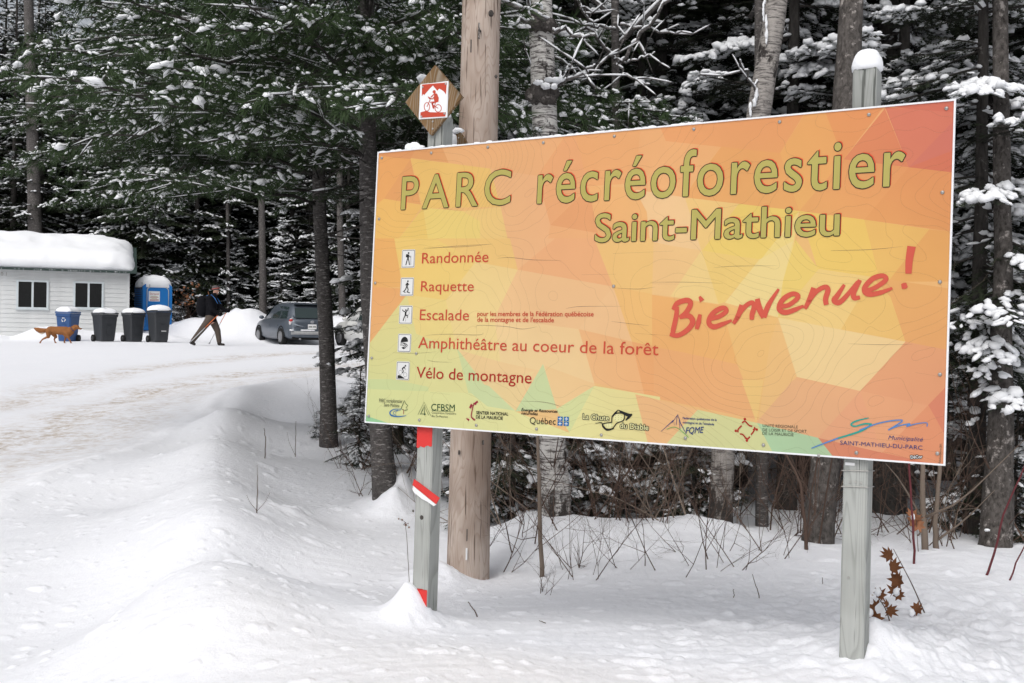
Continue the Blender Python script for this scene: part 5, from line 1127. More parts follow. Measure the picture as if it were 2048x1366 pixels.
# ---- shrubs, saplings
def shrub_mesh(seed, n, height, spread, lean=.5, red=False, depth=3):
    rng = np.random.default_rng(seed); S, E, R0, R1 = [], [], [], []; sn = Acc()
    def grow(p, d, L, r, lv):
        k = 4; q = p
        for i in range(k):
            d = unit(d + rng.normal(0, .13, 3) + np.array([0, 0, .05])); e = q + d * L / k; S.append(q); E.append(e); rr = r * (1 - .7 * i / k); R0.append(rr); R1.append(r * (1 - .7 * (i + 1) / k))
            if lv > 0 and rng.random() < .85:
                sd = unit(d + rng.normal(0, .55, 3)); grow(e, sd, L * rng.uniform(.35, .6), rr * .6, lv - 1)
            q = e
    for i in range(n):
        az = rng.random() * 6.283; d = unit(np.array([math.cos(az) * lean * rng.random(), math.sin(az) * lean * rng.random(), 1.])); p = np.array([rng.normal(0, spread), rng.normal(0, spread), -.06])
        grow(p, d, height * rng.uniform(.6, 1.1), rng.uniform(.0035, .008), depth)
    S, E = np.array(S), np.array(E); a = Acc(); twigline(a, S, E, np.array(R0), np.array(R1))
    m = (rng.random(len(S)) < .0) & (np.abs(unit(E - S)[:, 2]) < .8); l = np.linalg.norm(E - S, axis=1)
    if m.any(): blobs(sn, ((S + E) / 2)[m] + [0, 0, .006], (E - S)[m], l[m], np.full(m.sum(), .016), np.full(m.sum(), .014), rng, 5, 2, .5)
    return a, sn
SHR = [shrub_mesh(31, 6, 1.1, .12, 1.3, depth=4), shrub_mesh(32, 6, 1.5, .16, 1.5, depth=4), shrub_mesh(33, 5, .7, .06, .9, depth=2), shrub_mesh(34, 3, 1.7, .08, .5, depth=2), shrub_mesh(35, 12, 1.2, .3, 1.3)]
SHM = {}
def shrub(i, pxx, d, s, label, rot=None, group=None, mat='twig', tilt=0.0):
    x, y = gp(pxx, d)
    if (i, mat) not in SHM: SHM[(i, mat)] = (SHR[i][0].mesh('stems', [mat], False), SHR[i][1].mesh('snow', ['snow']) if SHR[i][1].v else None)
    t = thing('bare_shrub', label, 'shrub', (0, 0, 0), group); link('stems', SHM[(i, mat)][0], t)
    if SHM[(i, mat)][1]: link('snow_load', SHM[(i, mat)][1], t)
    t.location = (x, y, H(x, y) - .02); t.rotation_euler = (tilt, 0, random.uniform(0, 6.28) if rot is None else rot); t.scale = (s, s, s)
random.seed(99)
gB = 'bare brush along the edge of the woods under the sign'
for i in range(32):
    xx = random.uniform(985, 1680) if i % 4 else random.uniform(1780, 2060); d = random.uniform(6.5, 9.2)
    shrub([0, 1, 4, 3, 0][i % 5], xx, d, random.uniform(.6, 1.05), 'bare brown brush %s at the edge of the woods' % ('between pole and birch' if xx < 1100 else 'right of the birch' if xx < 1280 else 'under the sign centre' if xx < 1460 else 'left of the right post' if xx < 1690 else 'right of the right post'), None, gB, ('twig', 'twig', 'twigpale')[i % 3], random.uniform(-.3, .3))
for i in range(10):
    shrub([2, 0][i % 2], random.uniform(800, 1000) if i % 2 else random.uniform(690, 790), random.uniform(8.5, 11.5), random.uniform(.6, .9), 'small bare brush behind the pole and left sign post', None, 'bare brush behind the pole', 'twig', 0)
shrub(4, 1450, 5.9, .55, 'wide arching bare bush spreading low over the snow below the sign centre', 1.0)
shrub(0, 1290, 6.0, .5, 'thin bare bush to the left of the arching bush'); shrub(1, 1180, 5.9, .45, 'bare bush near the pole foot leaning right'); shrub(2, 1160, 6.1, .6, 'small dark bush just right of the pole foot')
shrub(1, 1560, 6.2, .5, 'bare bush just left of the right post behind the snow crest'); shrub(2, 1100, 5.6, .4, 'tiny bare twig tuft on the snow near the pole')
for xx, d, s, l in ((690, 10.2, .42, 'thin bare sapling cluster right of the left pine trunk'), (720, 10.8, .5, 'thin bare sapling under the lower left sign corner')): shrub(3, xx, d, s, l)
def stem(name, label, pts, r0, r1, mat, cat='sapling', sides=6, tw=(), snow=0):
    W = path(pts); b = W[0].copy(); b.z = H(b.x, b.y); W[0].z = b.z - .06
    t = thing(name, label, cat, b); a = Acc(); P = smooth_path(W, 12); P[1:-1, :2] += RNG.normal(0, .002, (10, 2)); a.tube(P, np.linspace(r0, r1, 12), sides)
    for q in tw: Q = smooth_path(path(q), 6); a.tube(Q, np.linspace(r1 * 1.1, .0012, 6), 4)
    part('stem', a, mat, t); return t
stem('sapling', 'lone forked twig standing in the snow of the roadside bank', [(513, 1040, 6.7), (515, 980, 6.7), (514, 930, 6.7)], .004, .0015, 'twig', tw=[[(514, 1022, 6.7), (500, 1005, 6.7), (493, 990, 6.7)], [(514, 1022, 6.7), (530, 1005, 6.7), (540, 985, 6.7)]])
stem('sapling', 'short bare stick poking out of the snow above the forked twig', [(530, 898, 9.9), (531, 875, 9.9), (528, 856, 9.9)], .005, .003, 'twig')
stem('sapling', 'thin twig with two side shoots left of the left pine trunk', [(590, 932, 10.8), (591, 880, 10.8), (592, 842, 10.8)], .005, .002, 'twig', tw=[[(590, 910, 10.8), (578, 885, 10.8), (574, 864, 10.8)]])
stem('sapling', 'straight brown sapling between the pole and birch', [(1085, 1152, 6.1), (1079, 1000, 6.1), (1074, 860, 6.1), (1066, 500, 6.2)], .016, .006, 'twigpale')
stem('sapling', 'pale straight sapling nearest the right post, left one of the twin pair', [(1849, 1170, 6.6), (1846, 1000, 6.6), (1845, 900, 6.6), (1836, 560, 6.7)], .022, .009, 'twigpale', tw=[[(1846, 1040, 6.6), (1800, 960, 6.5), (1770, 925, 6.4)], [(1848, 1035, 6.6), (1920, 1005, 6.4), (2048, 880, 6.2)]])
stem('sapling', 'pale straight sapling, right one of the twin pair right of the post', [(1872, 1172, 6.7), (1870, 1060, 6.7), (1880, 930, 6.7), (1876, 560, 6.8)], .020, .008, 'twigpale', tw=[[(1868, 1085, 6.7), (1930, 1040, 6.6), (1990, 980, 6.5)]])
stem('sapling', 'thin dark red stem right behind the right post', [(1828, 1195, 5.9), (1826, 1060, 5.9), (1818, 930, 6.0), (1805, 700, 6.1)], .007, .005, 'twigred')
stem('sapling', 'long leaning dark red stem near the right edge', [(1966, 1182, 5.6), (1985, 1120, 5.6), (2010, 1020, 5.6), (2050, 930, 5.6)], .007, .004, 'twigred')
stem('sapling', 'short leaning red stem at the right edge', [(2012, 1190, 5.5), (2030, 1130, 5.5), (2050, 1090, 5.5)], .005, .003, 'twigred')
stem('sapling', 'grey brown sapling rising in front of the brush below the sign', [(1612, 1160, 6.5), (1610, 1050, 6.5), (1600, 960, 6.5), (1550, 870, 6.6)], .013, .006, 'twig')
stem('sapling', 'small twig sprouting from the snow under the sign centre', [(1360, 1220, 5.2), (1357, 1205, 5.2), (1356, 1195, 5.2)], .003, .0015, 'twig')
stem('sapling', 'thin twig in the snow left of the right post', [(1527, 1218, 5.1), (1514, 1180, 5.1), (1505, 1148, 5.1)], .003, .0015, 'twig'); stem('sapling', 'short twig in the snow below the arching bush', [(1469, 1217, 5.1), (1467, 1195, 5.1), (1468, 1178, 5.1)], .003, .0015, 'twig')
stem('sapling', 'upright twig close to the right post left side', [(1645, 1195, 5.4), (1645, 1175, 5.4), (1645, 1155, 5.4)], .0025, .0015, 'twig')
stem('fallen_twig', 'leaning dark twig in the snow right of the left post', [(964, 1240, 4.95), (950, 1222, 4.95), (936, 1204, 4.95)], .004, .002, 'twig', 'twig'); stem('fallen_twig', 'short twig lying on the foreground snow', [(1105, 1253, 4.75), (1092, 1247, 4.75), (1078, 1241, 4.75)], .003, .0015, 'twig', 'twig')
stem('fallen_twig', 'small stick lying on the snow left of the sign', [(628, 1066, 7.5), (620, 1063, 7.5), (612, 1059, 7.5)], .004, .003, 'twig', 'twig')
# ---- dry leaves by the right post
def leaf_mesh(pts, seed):
    rng = np.random.default_rng(seed); cv = rng.uniform(.5, 1.3); ph_ = rng.uniform(0, 6); V = []
    for k_, f_ in enumerate((1.0, .5)):
        for x, y in pts:
            x, y = x * f_ * rng.uniform(.85, 1.1), y * f_ * rng.uniform(.9, 1.1); r = math.hypot(x, y); V.append((x * (1 - .35 * cv * r), y, cv * x * x * 1.6 + .35 * r * math.sin(2 * math.atan2(y, x) + ph_) - .5 * cv * y * y * (1 if y < 0 else -.6)))
    n = len(pts); V.append((0, 0, 0)); a = Acc()
    a.add(V, [(i, (i + 1) % n, n + (i + 1) % n) for i in range(n)] + [(i, n + (i + 1) % n, n + i) for i in range(n)] + [(n + i, n + (i + 1) % n, 2 * n) for i in range(n)]); return a
MAPLE = [(0, -.45), (.12, -.25), (.42, -.30), (.30, -.08), (.52, .12), (.26, .14), (.30, .42), (.10, .28), (0, .62), (-.12, .30), (-.34, .40), (-.24, .14), (-.50, .08), (-.30, -.08), (-.40, -.32), (-.10, -.25)]
def leafy(name, label, stems, leaves, mat, r=.0035):
    W = path(stems[0]); b = W[0].copy(); b.z = H(b.x, b.y); t = thing(name, label, 'branch', b); a = Acc()
    for k, s in enumerate(stems):
        P = path(s)
        if k == 0: P[0].z = b.z - .05
        P = smooth_path(P, 8); a.tube(P, np.linspace(r, r * .4, 8), 5)
    part('stem', a, 'twig', t); sn = Acc()
    mes = [leaf_mesh(MAPLE, q).mesh('leaf', [mat], True) for q in (1, 2, 3)]
    for (x, y, d, s) in leaves:
        o = link('leaf', random.choice(mes), t); o.matrix_parent_inverse = Matrix(); p = px(x, y, d) - b
        o.location = p; o.rotation_euler = (math.radians(random.uniform(50, 110)), random.uniform(-.7, .7), random.uniform(-.9, .9) + (3.14 if random.random() < .5 else 0)); o.scale = (s, s, s)
        if random.random() < .35 and s > .03: sn.ball(px(x - 4, y - 6, d - .02), (.014, .012, .018), 8, 6, 0, .4)
    if sn.v: part('snow_bit', sn, 'snow', t, kind='stuff')
leafy('leafy_twig', 'slanting twig with brown curled maple leaves right of the right post', [[(1860, 1240, 4.7), (1825, 1170, 4.7), (1787, 1098, 4.7)]], [(1778, 1110, 4.7, .075), (1786, 1135, 4.7, .08), (1795, 1160, 4.7, .085), (1788, 1182, 4.7, .07), (1797, 1190, 4.7, .06), (1834, 1218, 4.65, .065), (1828, 1232, 4.65, .045)], 'leaf')
leafy('leafy_twig', 'low twig with brown leaves close against the foot of the right post', [[(1788, 1244, 4.4), (1772, 1218, 4.4), (1750, 1185, 4.4)]], [(1760, 1190, 4.4, .065), (1750, 1213, 4.4, .075), (1744, 1232, 4.4, .06), (1754, 1238, 4.4, .06), (1780, 1222, 4.4, .065), (1775, 1210, 4.4, .05)], 'leaf')
leafy('leafy_twig', 'pair of pale beech leaves hanging from a sapling beside the right post', [[(1838, 1180, 6.4), (1836, 1100, 6.4), (1832, 1020, 6.4)]], [(1830, 1040, 6.4, .11), (1836, 1050, 6.4, .10), (1824, 1030, 6.4, .08)], 'leafpale')
leafy('leafy_twig', 'small twig with withered buds just left of the left post', [[(826, 1060, 4.9), (812, 1045, 4.9), (796, 1036, 4.9)], [(812, 1045, 4.9), (806, 1050, 4.9), (818, 1052, 4.9)]], [(797, 1038, 4.9, .012), (804, 1040, 4.9, .012), (812, 1050, 4.9, .015), (816, 1047, 4.9, .012), (818, 1055, 4.9, .012)], 'leaf', .0018)
def beech():
    x, y = gp(372, 44.2); t = thing('beech_bush', 'orange leaved beech bush at the forest edge behind the walker', 'shrub', (x, y, H(x, y))); rng = np.random.default_rng(3); a = Acc(); n = 60
    C = np.c_[rng.normal(0, .28, n), rng.normal(0, .25, n), rng.uniform(.7, 1.7, n)] + [x, y, H(x, y)]
    for c in C: d = rng.normal(size=3); e = rng.normal(size=3); d = unit(d) * .06; e = unit(e) * .06; a.add([c - d, c + e, c + d, c - e], [(0, 1, 2, 3)])
    part('foliage', a, 'leafpale', t, False, kind='stuff'); s = Acc(); b = np.array([x, y, H(x, y)])
    twigline(s, b + rng.normal(0, .1, (14, 3)) * [1, 1, 0], C[:14], .012, .004); part('stems', s, 'twig', t)
beech()
#@@PART3
# ------------------------------------------------------------------ cabin
def frame_obj(origin, ang):
    """world matrix: local x along the front, y away from the camera, z up"""
    return Matrix.Translation(origin) @ Matrix.Rotation(ang, 4, 'Z')
class Loc:
    """collects parts in a thing's own frame"""
    def __init__(s, name, label, cat, origin, ang, group=None):
        s.t = thing(name, label, cat, origin, group); s.t.rotation_euler = (0, 0, ang); s.m = frame_obj(Vector(origin), ang); s.inv = s.m.inverted()
    def part(s, name, acc, mats, smooth=False, parent=None, **kw):
        o = bpy.data.objects.new(name, acc.mesh(name, mats if isinstance(mats, (list, tuple)) else [mats], smooth)); COL.objects.link(o); o.parent = parent or s.t
        setp(o, kw.get('label'), None, None, kw.get('kind')); return o
    def on(s, x, y, yy=0.0):          # photo point on the local plane y = yy -> (x, z)
        c = s.inv @ CAM; d = (s.inv @ px(x, y, 10.0)) - c; t = (yy - c.y) / d.y; q = c + d * t; return q.x, q.z
def cabin():
    c = px(258, 660, 40.4); z0 = H(c.x, c.y + .3) - .35; K = Loc('white_cabin', 'low white cabin with clapboard siding, two dark windows and deep roof snow', 'cabin', (c.x, c.y, z0), math.radians(20.0))
    zt = K.on(240, 546)[1]; Lw = 7.2; Dp = 5.0
    a = Acc(); a.box((-Lw / 2, Dp / 2, zt / 2), (Lw / 2 - .03, Dp / 2 - .03, zt / 2)); a.prism([(-.03, .03, zt), (-.03, Dp - .03, zt), (-.03, Dp / 2, zt + 1.1)], (-Lw + .06, 0, 0)); wl = K.part('wall', a, 'siding')
    me = Acc(); me.add([(-Lw + .02, -.005, 0), (-.08, -.005, 0), (-.08, -.030, .004), (-Lw + .02, -.030, .004), (-Lw + .02, 0, .17), (-.08, 0, .17), (-.08, -.010, .17), (-Lw + .02, -.010, .17)], [(0, 1, 2, 3), (3, 2, 6, 7), (4, 7, 6, 5), (0, 3, 7, 4), (1, 5, 6, 2)]); bm_ = me.mesh('siding_board', ['siding'], False)
    n = int(zt / .166)
    for i in range(n):
        o = bpy.data.objects.new('siding_board', bm_); COL.objects.link(o); o.parent = wl; o.location = (0, random.uniform(-.002, .002), zt - .10 - (i + 1) * .166)
    a = Acc(); a.box((-.04, -.028, zt / 2), (.04, .012, zt / 2)); K.part('corner_board', a, 'siding'); a = Acc(); a.box((-Lw / 2, -.03, zt - .05), (Lw / 2, .012, .05)); K.part('frieze_board', a, 'siding')
    for (xa, ya, xb, yb) in ((33, 559, 97, 619), (147, 562, 207, 619)):
        x0, z1 = K.on(xa, ya, -.04); x1, z0_ = K.on(xb, yb, -.04); f = .07; a = Acc()
        for c_, h_ in (((x0 + f / 2, z0_ / 2 + z1 / 2), (f / 2, (z1 - z0_) / 2)), ((x1 - f / 2, z0_ / 2 + z1 / 2), (f / 2, (z1 - z0_) / 2)), ((x0 / 2 + x1 / 2, z1 - f / 2), ((x1 - x0) / 2 - f, f / 2)), ((x0 / 2 + x1 / 2, z0_ + f / 2), ((x1 - x0) / 2 - f, f / 2))):
            a.box((c_[0], -.035, c_[1]), (h_[0], .03, h_[1]))
        a.box((x0 / 2 + x1 / 2, -.035, (z0_ + z1) / 2), (.035, .024, (z1 - z0_) / 2 - f)); w_ = K.part('window', a, 'wintrim')
        for sg in (-1, 1): a = Acc(); a.box((x0 / 2 + x1 / 2 + sg * ((x1 - x0) / 4 - f / 4 + .008), -.026, (z0_ + z1) / 2), ((x1 - x0) / 4 - f / 2 - .012, .006, (z1 - z0_) / 2 - f)); K.part('pane', a, 'glassdark', parent=w_)
        a = Acc(); a.box((x0 / 2 + x1 / 2, -.06, z0_ - .012), ((x1 - x0) / 2 + .03, .035, .012)); K.part('sill', a, 'wintrim', parent=w_)
    zr = zt + 1.05; ov = .35; a = Acc()
    for sg in (0, 1):
        y0, y1, ym = (-ov, Dp / 2, 0) if sg == 0 else (Dp + ov, Dp / 2, 0); ze = zt - .02
        a.add([(-Lw - .2, y0, ze), (.25, y0, ze), (.25, y1, zr), (-Lw - .2, y1, zr), (-Lw - .2, y0, ze + .07), (.25, y0, ze + .07), (.25, y1, zr + .07), (-Lw - .2, y1, zr + .07)], [(0, 1, 2, 3), (4, 7, 6, 5), (0, 4, 5, 1), (1, 5, 6, 2), (2, 6, 7, 3), (3, 7, 4, 0)])
    rf = K.part('roof', a, 'eave')
    # roof snow, lumpy slab thicker at the ridge and slumping over the eave
    S = Acc(); rings = []; nx = 60
    for i in range(nx + 1):
        u = i / nx; X = -Lw - .3 + u * (Lw + .3 + .18); e = min(1, (1 - u) * nx / 9); e2 = math.sqrt(max(0, 1 - (1 - e) ** 2)); pr = []
        for j in range(34):
            v = j / 33 * 2 - 1; ya = Dp / 2 + v * (Dp / 2 + ov + .06) * (.86 + .14 * e2); sl = 1 - abs(v); base = zt + .06 + (zr - zt + .02) * (1 - math.hypot(v, .10) + .03)
            th = (.14 + .36 * min(1, sl * 5) ** .5) * (.25 + .75 * e2) ; nz = .09 * (float(vnoise(np.array(X * 1.6), np.array(v * 5), 4)) - .5) + .05 * (float(vnoise(np.array(X * 5), np.array(v * 11), 5)) - .5)
            pr.append((X + .10 * nz * 3, ya + (-.05 * (1 if v < 0 else -1) * nz * 8 if abs(v) > .9 else 0), base + th + nz - (.25 * (1 - e2) * (1 - abs(v)) * 1.2)))
        bt = [(X, Dp / 2 - v * (Dp / 2 + ov) * .98, zt + .055 + (zr - zt) * (1 - abs(v))) for v in np.linspace(-1, 1, 8)]
        rings.append(pr + bt)
    S.loft(rings); K.part('snow_cover', S, 'snow', True, parent=rf)
    a = Acc()
    for i in range(60):
        X = -random.random() * Lw; h = random.uniform(.02, .08); a.tube([(X, -ov - .02, zt + .04), (X, -ov - .02, zt + .02 - h)], [.010, .003], 5)
    K.part('icicles', a, 'alu', True, kind='stuff')
    a = Acc(); V0, _ = glyphs('0 1'); V, tri = glyphs('0 1'); x0, z0_ = K.on(1, 551, -.035); x1, _z = K.on(13, 551, -.035); sc_ = (x1 - x0) / (V0[:, 0].max() - V0[:, 0].min()); a.add([(x0 + v[0] * sc_, -.034, z0_ + v[1] * .13 / CAP) for v in V], tri); K.part('house_number', a, 'steel')
cabin()
# ------------------------------------------------------------------ portable toilet
def toilet():
    c = px(314, 676, 42.3); z0 = H(c.x, c.y) - .08; K = Loc('portable_toilet', 'blue portable toilet with arched door and thick snow cap beside the cabin', 'toilet', (c.x, c.y, z0), math.radians(35))
    zt = K.on(314, 570)[1]; zc = zt + .10; w_, d_ = .57, .58
    def arch(x): return zt - .06 + .16 * math.sqrt(max(0, 1 - (x / w_) ** 2))
    xs = np.linspace(-w_, w_, 13); prof = [(-w_, 0, 0)] + [(x, 0, arch(x)) for x in xs] + [(w_, 0, 0)]
    a = Acc(); a.prism(prof, (0, 2 * d_, 0)); K.part('body', a, 'pblueplastic')
    a = Acc(); 
    for z in np.arange(.5, 1.6, .09): a.box((-w_ - .008, d_, z), (.008, d_ * .7, .012))
    a.box((-w_ - .004, d_, 1.75), (.004, d_ * .8, .12)); K.part('side_vent', a, 'bingrey', kind=None)
    dw = .40; a = Acc(); P = [(-dw, -.03, .15)] + [(-dw + (0 if k < 1 else 0), -.03, zt - .38)] + [(-dw + .14 * (1 - math.cos(t)), -.03, zt - .38 + .2 * math.sin(t)) for t in np.linspace(.2, math.pi / 2, 5)] if False else None
    def outline(dw, top, y):
        r = .16; return [(-dw, y, .14), (-dw, y, top - r)] + [(-dw + r - r * math.cos(t), y, top - r + r * math.sin(t)) for t in np.linspace(.3, math.pi / 2, 4)] + [(dw - r + r * math.cos(t), y, top - r + r * math.sin(t)) for t in np.linspace(math.pi / 2, .3, 4)] + [(dw, y, top - r), (dw, y, .14)]
    a = Acc(); a.prism(outline(dw, zt - .10, -.025), (0, .03, 0)); door = K.part('door', a, 'pblueplastic')
    a = Acc(); a.tube(outline(dw + .02, zt - .08, -.03), .02, 6); K.part('door_frame', a, 'greyplastic', True)
    a = Acc(); a.box((-dw + .07, -.045, 1.75), (.02, .02, .05)); a.box((-dw + .07, -.045, .62), (.02, .02, .05)); K.part('hinge', a, 'greyplastic', kind='stuff')
    x0, z1 = K.on(297.5, 582, -.03); x1, z0_ = K.on(319.5, 603, -.03); a = Acc(); a.box(((x0 + x1) / 2, -.03, (z0_ + z1) / 2), ((x1 - x0) / 2, .003, (z1 - z0_) / 2)); st = K.part('sticker', a, 'white', parent=door)
    a = Acc(); V, tri = glyphs('Duropoid'); ws = (x1 - x0) * .82; sc_ = ws / V[:, 0].max(); a.add([(x0 + (x1 - x0) * .09 + v[0] * sc_, -.0345, z1 - .14 + v[1] * sc_ * 1.2) for v in V], tri, 0)
    for k in range(5): a.box(((x0 + x1) / 2, -.0342, z1 - .20 - k * .042), ((x1 - x0) * (.3, .38, .25, .4, .4)[k], .0006, .008), (1, 0, 1, 0, 0)[k])
    K.part('sticker_print', a, ['ired2', 'olive'], parent=st)
    a = Acc(); rings = []
    for i in range(9):
        t = i / 8; k = (1 - t ** 2.6) ** .5 if i < 8 else .03; rings.append([(math.copysign(abs(math.cos(q)) ** .55, math.cos(q)) * (w_ + .07) * k, d_ + math.copysign(abs(math.sin(q)) ** .55, math.sin(q)) * (d_ + .06) * k, zt - .10 + (.02 if i == 0 else 0) + t * .42 + .10 * math.sqrt(max(0, 1 - (math.cos(q) * k) ** 2)) * (1 if i else 0) - (.0 if i else .02)) for q in np.arange(28) * 2 * math.pi / 28])
    a.loft(rings); K.part('snow_cap', a, 'snow', True)
toilet()
# ------------------------------------------------------------------ wheeled bins
def bin_(label, mat, x0, x1, ytop, ybase, d, ang, cap, name='wheeled_bin', recycle=False, tag=False):
    c = px((x0 + x1) / 2, ybase, d); z0 = H(c.x, c.y) - .02; K = Loc(name, label, 'bin', (c.x, c.y, z0), ang); h = K.on((x0 + x1) / 2, ytop, 0)[1] - .02; rel = ang - math.radians(19); w_ = (x1 - x0) * d / F / 2 / (abs(math.cos(rel)) + abs(math.sin(rel)) * 1.1); dd = w_ * 1.15
    def rg(k, z, fx=0): r = .04; pts = []; return [(sx * (w_ * k - (r if q in (0,) else 0)), sy * (dd * k - (r if q in (1,) else 0)) - fx, z) for sx, sy, q in ((-1, -1, 1), (-1, -1, 0), (1, -1, 0), (1, -1, 1), (1, 1, 1), (1, 1, 0), (-1, 1, 0), (-1, 1, 1))]
    a = Acc(); a.loft([rg(.70, .03), rg(.76, .10), rg(.93, h * .82), rg(.95, h * .86), rg(1.0, h * .88), rg(1.0, h * .93)]); 
    body = K.part('body', a, mat)
    a = Acc(); a.box((w_ * .02, -dd * .80, h * .42), (w_ * .28, .03, h * .16)); a.box((w_ * .02, -dd * .84, h * .58), (w_ * .32, .03, .012)); a.box((0, -dd * .97, h * .86), (w_ * .9, .02, .02)); K.part('grab_bar', a, mat)
    a = Acc(); a.loft([rg(1.04, h * .935), rg(1.06, h * .955), rg(1.0, h * .985), rg(.7, h)]); K.part('lid', a, mat)
    a = Acc(); a.tube([(-w_ * .9, dd * 1.08, h * .9), (w_ * .9, dd * 1.08, h * .9)], .018, 6); K.part('handle', a, mat)
    for sg in (-1, 1):
        a = Acc(); a.tube([(sg * w_ * .86 - .03, dd * .72, .13), (sg * w_ * .86 + .03, dd * .72, .13)], .125, 16); wh = K.part('wheel', a, 'rubber', True); a = Acc(); a.tube([(sg * w_ * .86 - .036, dd * .72, .13), (sg * w_ * .86 + .036, dd * .72, .13)], .06, 12); K.part('hub', a, 'bingrey', True, parent=wh)
    a = Acc(); rings = []
    for i in range(8):
        t = i / 7; k = (1 - t ** 2.4) ** .5 if i < 7 else .03; rings.append([(math.copysign(abs(math.cos(q)) ** .5, math.cos(q)) * w_ * 1.07 * k + .02 * math.sin(3 * q + x0), math.copysign(abs(math.sin(q)) ** .5, math.sin(q)) * dd * 1.05 * k, h * .965 + t * cap + .012 * math.sin(q * 2 + x0)) for q in np.arange(24) * 2 * math.pi / 24])
    a.loft(rings); K.part('snow_cap', a, 'snow', True)
    if recycle:
        a = Acc(); cx, cz = w_ * .05, h * .72; R_ = .065
        for k in range(3):
            a0 = math.pi / 2 + k * 2 * math.pi / 3; pts = [(cx + R_ * math.cos(a0 + t), cz + R_ * math.sin(a0 + t)) for t in (-.75, -.25, .35)]
            for p, q in zip(pts[:-1], pts[1:]):
                dx, dz = q[0] - p[0], q[1] - p[1]; l = math.hypot(dx, dz); nx, nz = -dz / l * .012, dx / l * .012
                a.add([(p[0] + nx, -dd * .925, p[1] + nz), (p[0] - nx, -dd * .925, p[1] - nz), (q[0] - nx, -dd * .925, q[1] - nz), (q[0] + nx, -dd * .925, q[1] + nz)], [(0, 1, 2, 3)])
            q = pts[-1]; aa = a0 + .35 + math.pi / 2; a.add([(q[0] + .04 * math.cos(aa), -dd * .926, q[1] + .04 * math.sin(aa)), (q[0] + .03 * math.cos(aa + 1.7), -dd * .926, q[1] + .03 * math.sin(aa + 1.7)), (q[0] + .03 * math.cos(aa - 1.7), -dd * .926, q[1] + .03 * math.sin(aa - 1.7))], [(0, 1, 2)])
        K.part('recycling_mark', a, 'iwhite', parent=body)
    if tag: a = Acc(); a.box((w_ * .15, -dd * .90, h * .36), (.085, .004, .012)); K.part('white_label', a, 'white', parent=body)
bin_('blue recycling bin with white arrows mark and snow on its lid', 'binblue', 112, 159, 621, 683, 37.2, math.radians(-8), .20, 'recycling_bin', True)
bin_('charcoal bin leaning slightly beside the blue bin, leftmost of three dark bins', 'bingrey', 183, 235, 623, 683, 37.0, math.radians(46), .18)
bin_('charcoal bin, middle of the three dark bins by the cabin', 'bingrey', 243, 290, 623, 682, 37.2, math.radians(48), .18)
bin_('charcoal bin with a white label in front of the blue toilet', 'bingrey', 293, 341, 618, 683, 37.0, math.radians(42), .20, tag=True)
# ------------------------------------------------------------------ bodies made continuous by remeshing
def capsule(acc, A, B, ra, rb, sq=1.0, seg=12):
    A = np.array(A, float); B = np.array(B, float); d = B - A; L = np.linalg.norm(d) + 1e-9; u = d / L; ts = []
    for k in range(4): q = math.pi / 2 * (1 - k / 3); ts.append((A - u * ra * math.sin(q), max(.004, ra * math.cos(q))))
    for k in range(4): q = math.pi / 2 * (k / 3); ts.append((B + u * rb * math.sin(q), max(.004, rb * math.cos(q))))
    acc.tube([t[0] for t in ts], [t[1] for t in ts], seg, 0, True, 0, sq)
def solid(K, name, caps, balls, mat, voxel, parent=None, smooth=6, label=None):
    a = Acc()
    for c in caps: capsule(a, *c)
    for b in balls: a.ball(b[0], b[1], 16, 10)
    o = K.part(name, a, mat, True, parent=parent, label=label)
    r = o.modifiers.new('remesh', 'REMESH'); r.mode = 'VOXEL'; r.voxel_size = voxel; r.use_smooth_shade = True
    s_ = o.modifiers.new('smooth', 'SMOOTH'); s_.factor = .6; s_.iterations = smooth
    return o
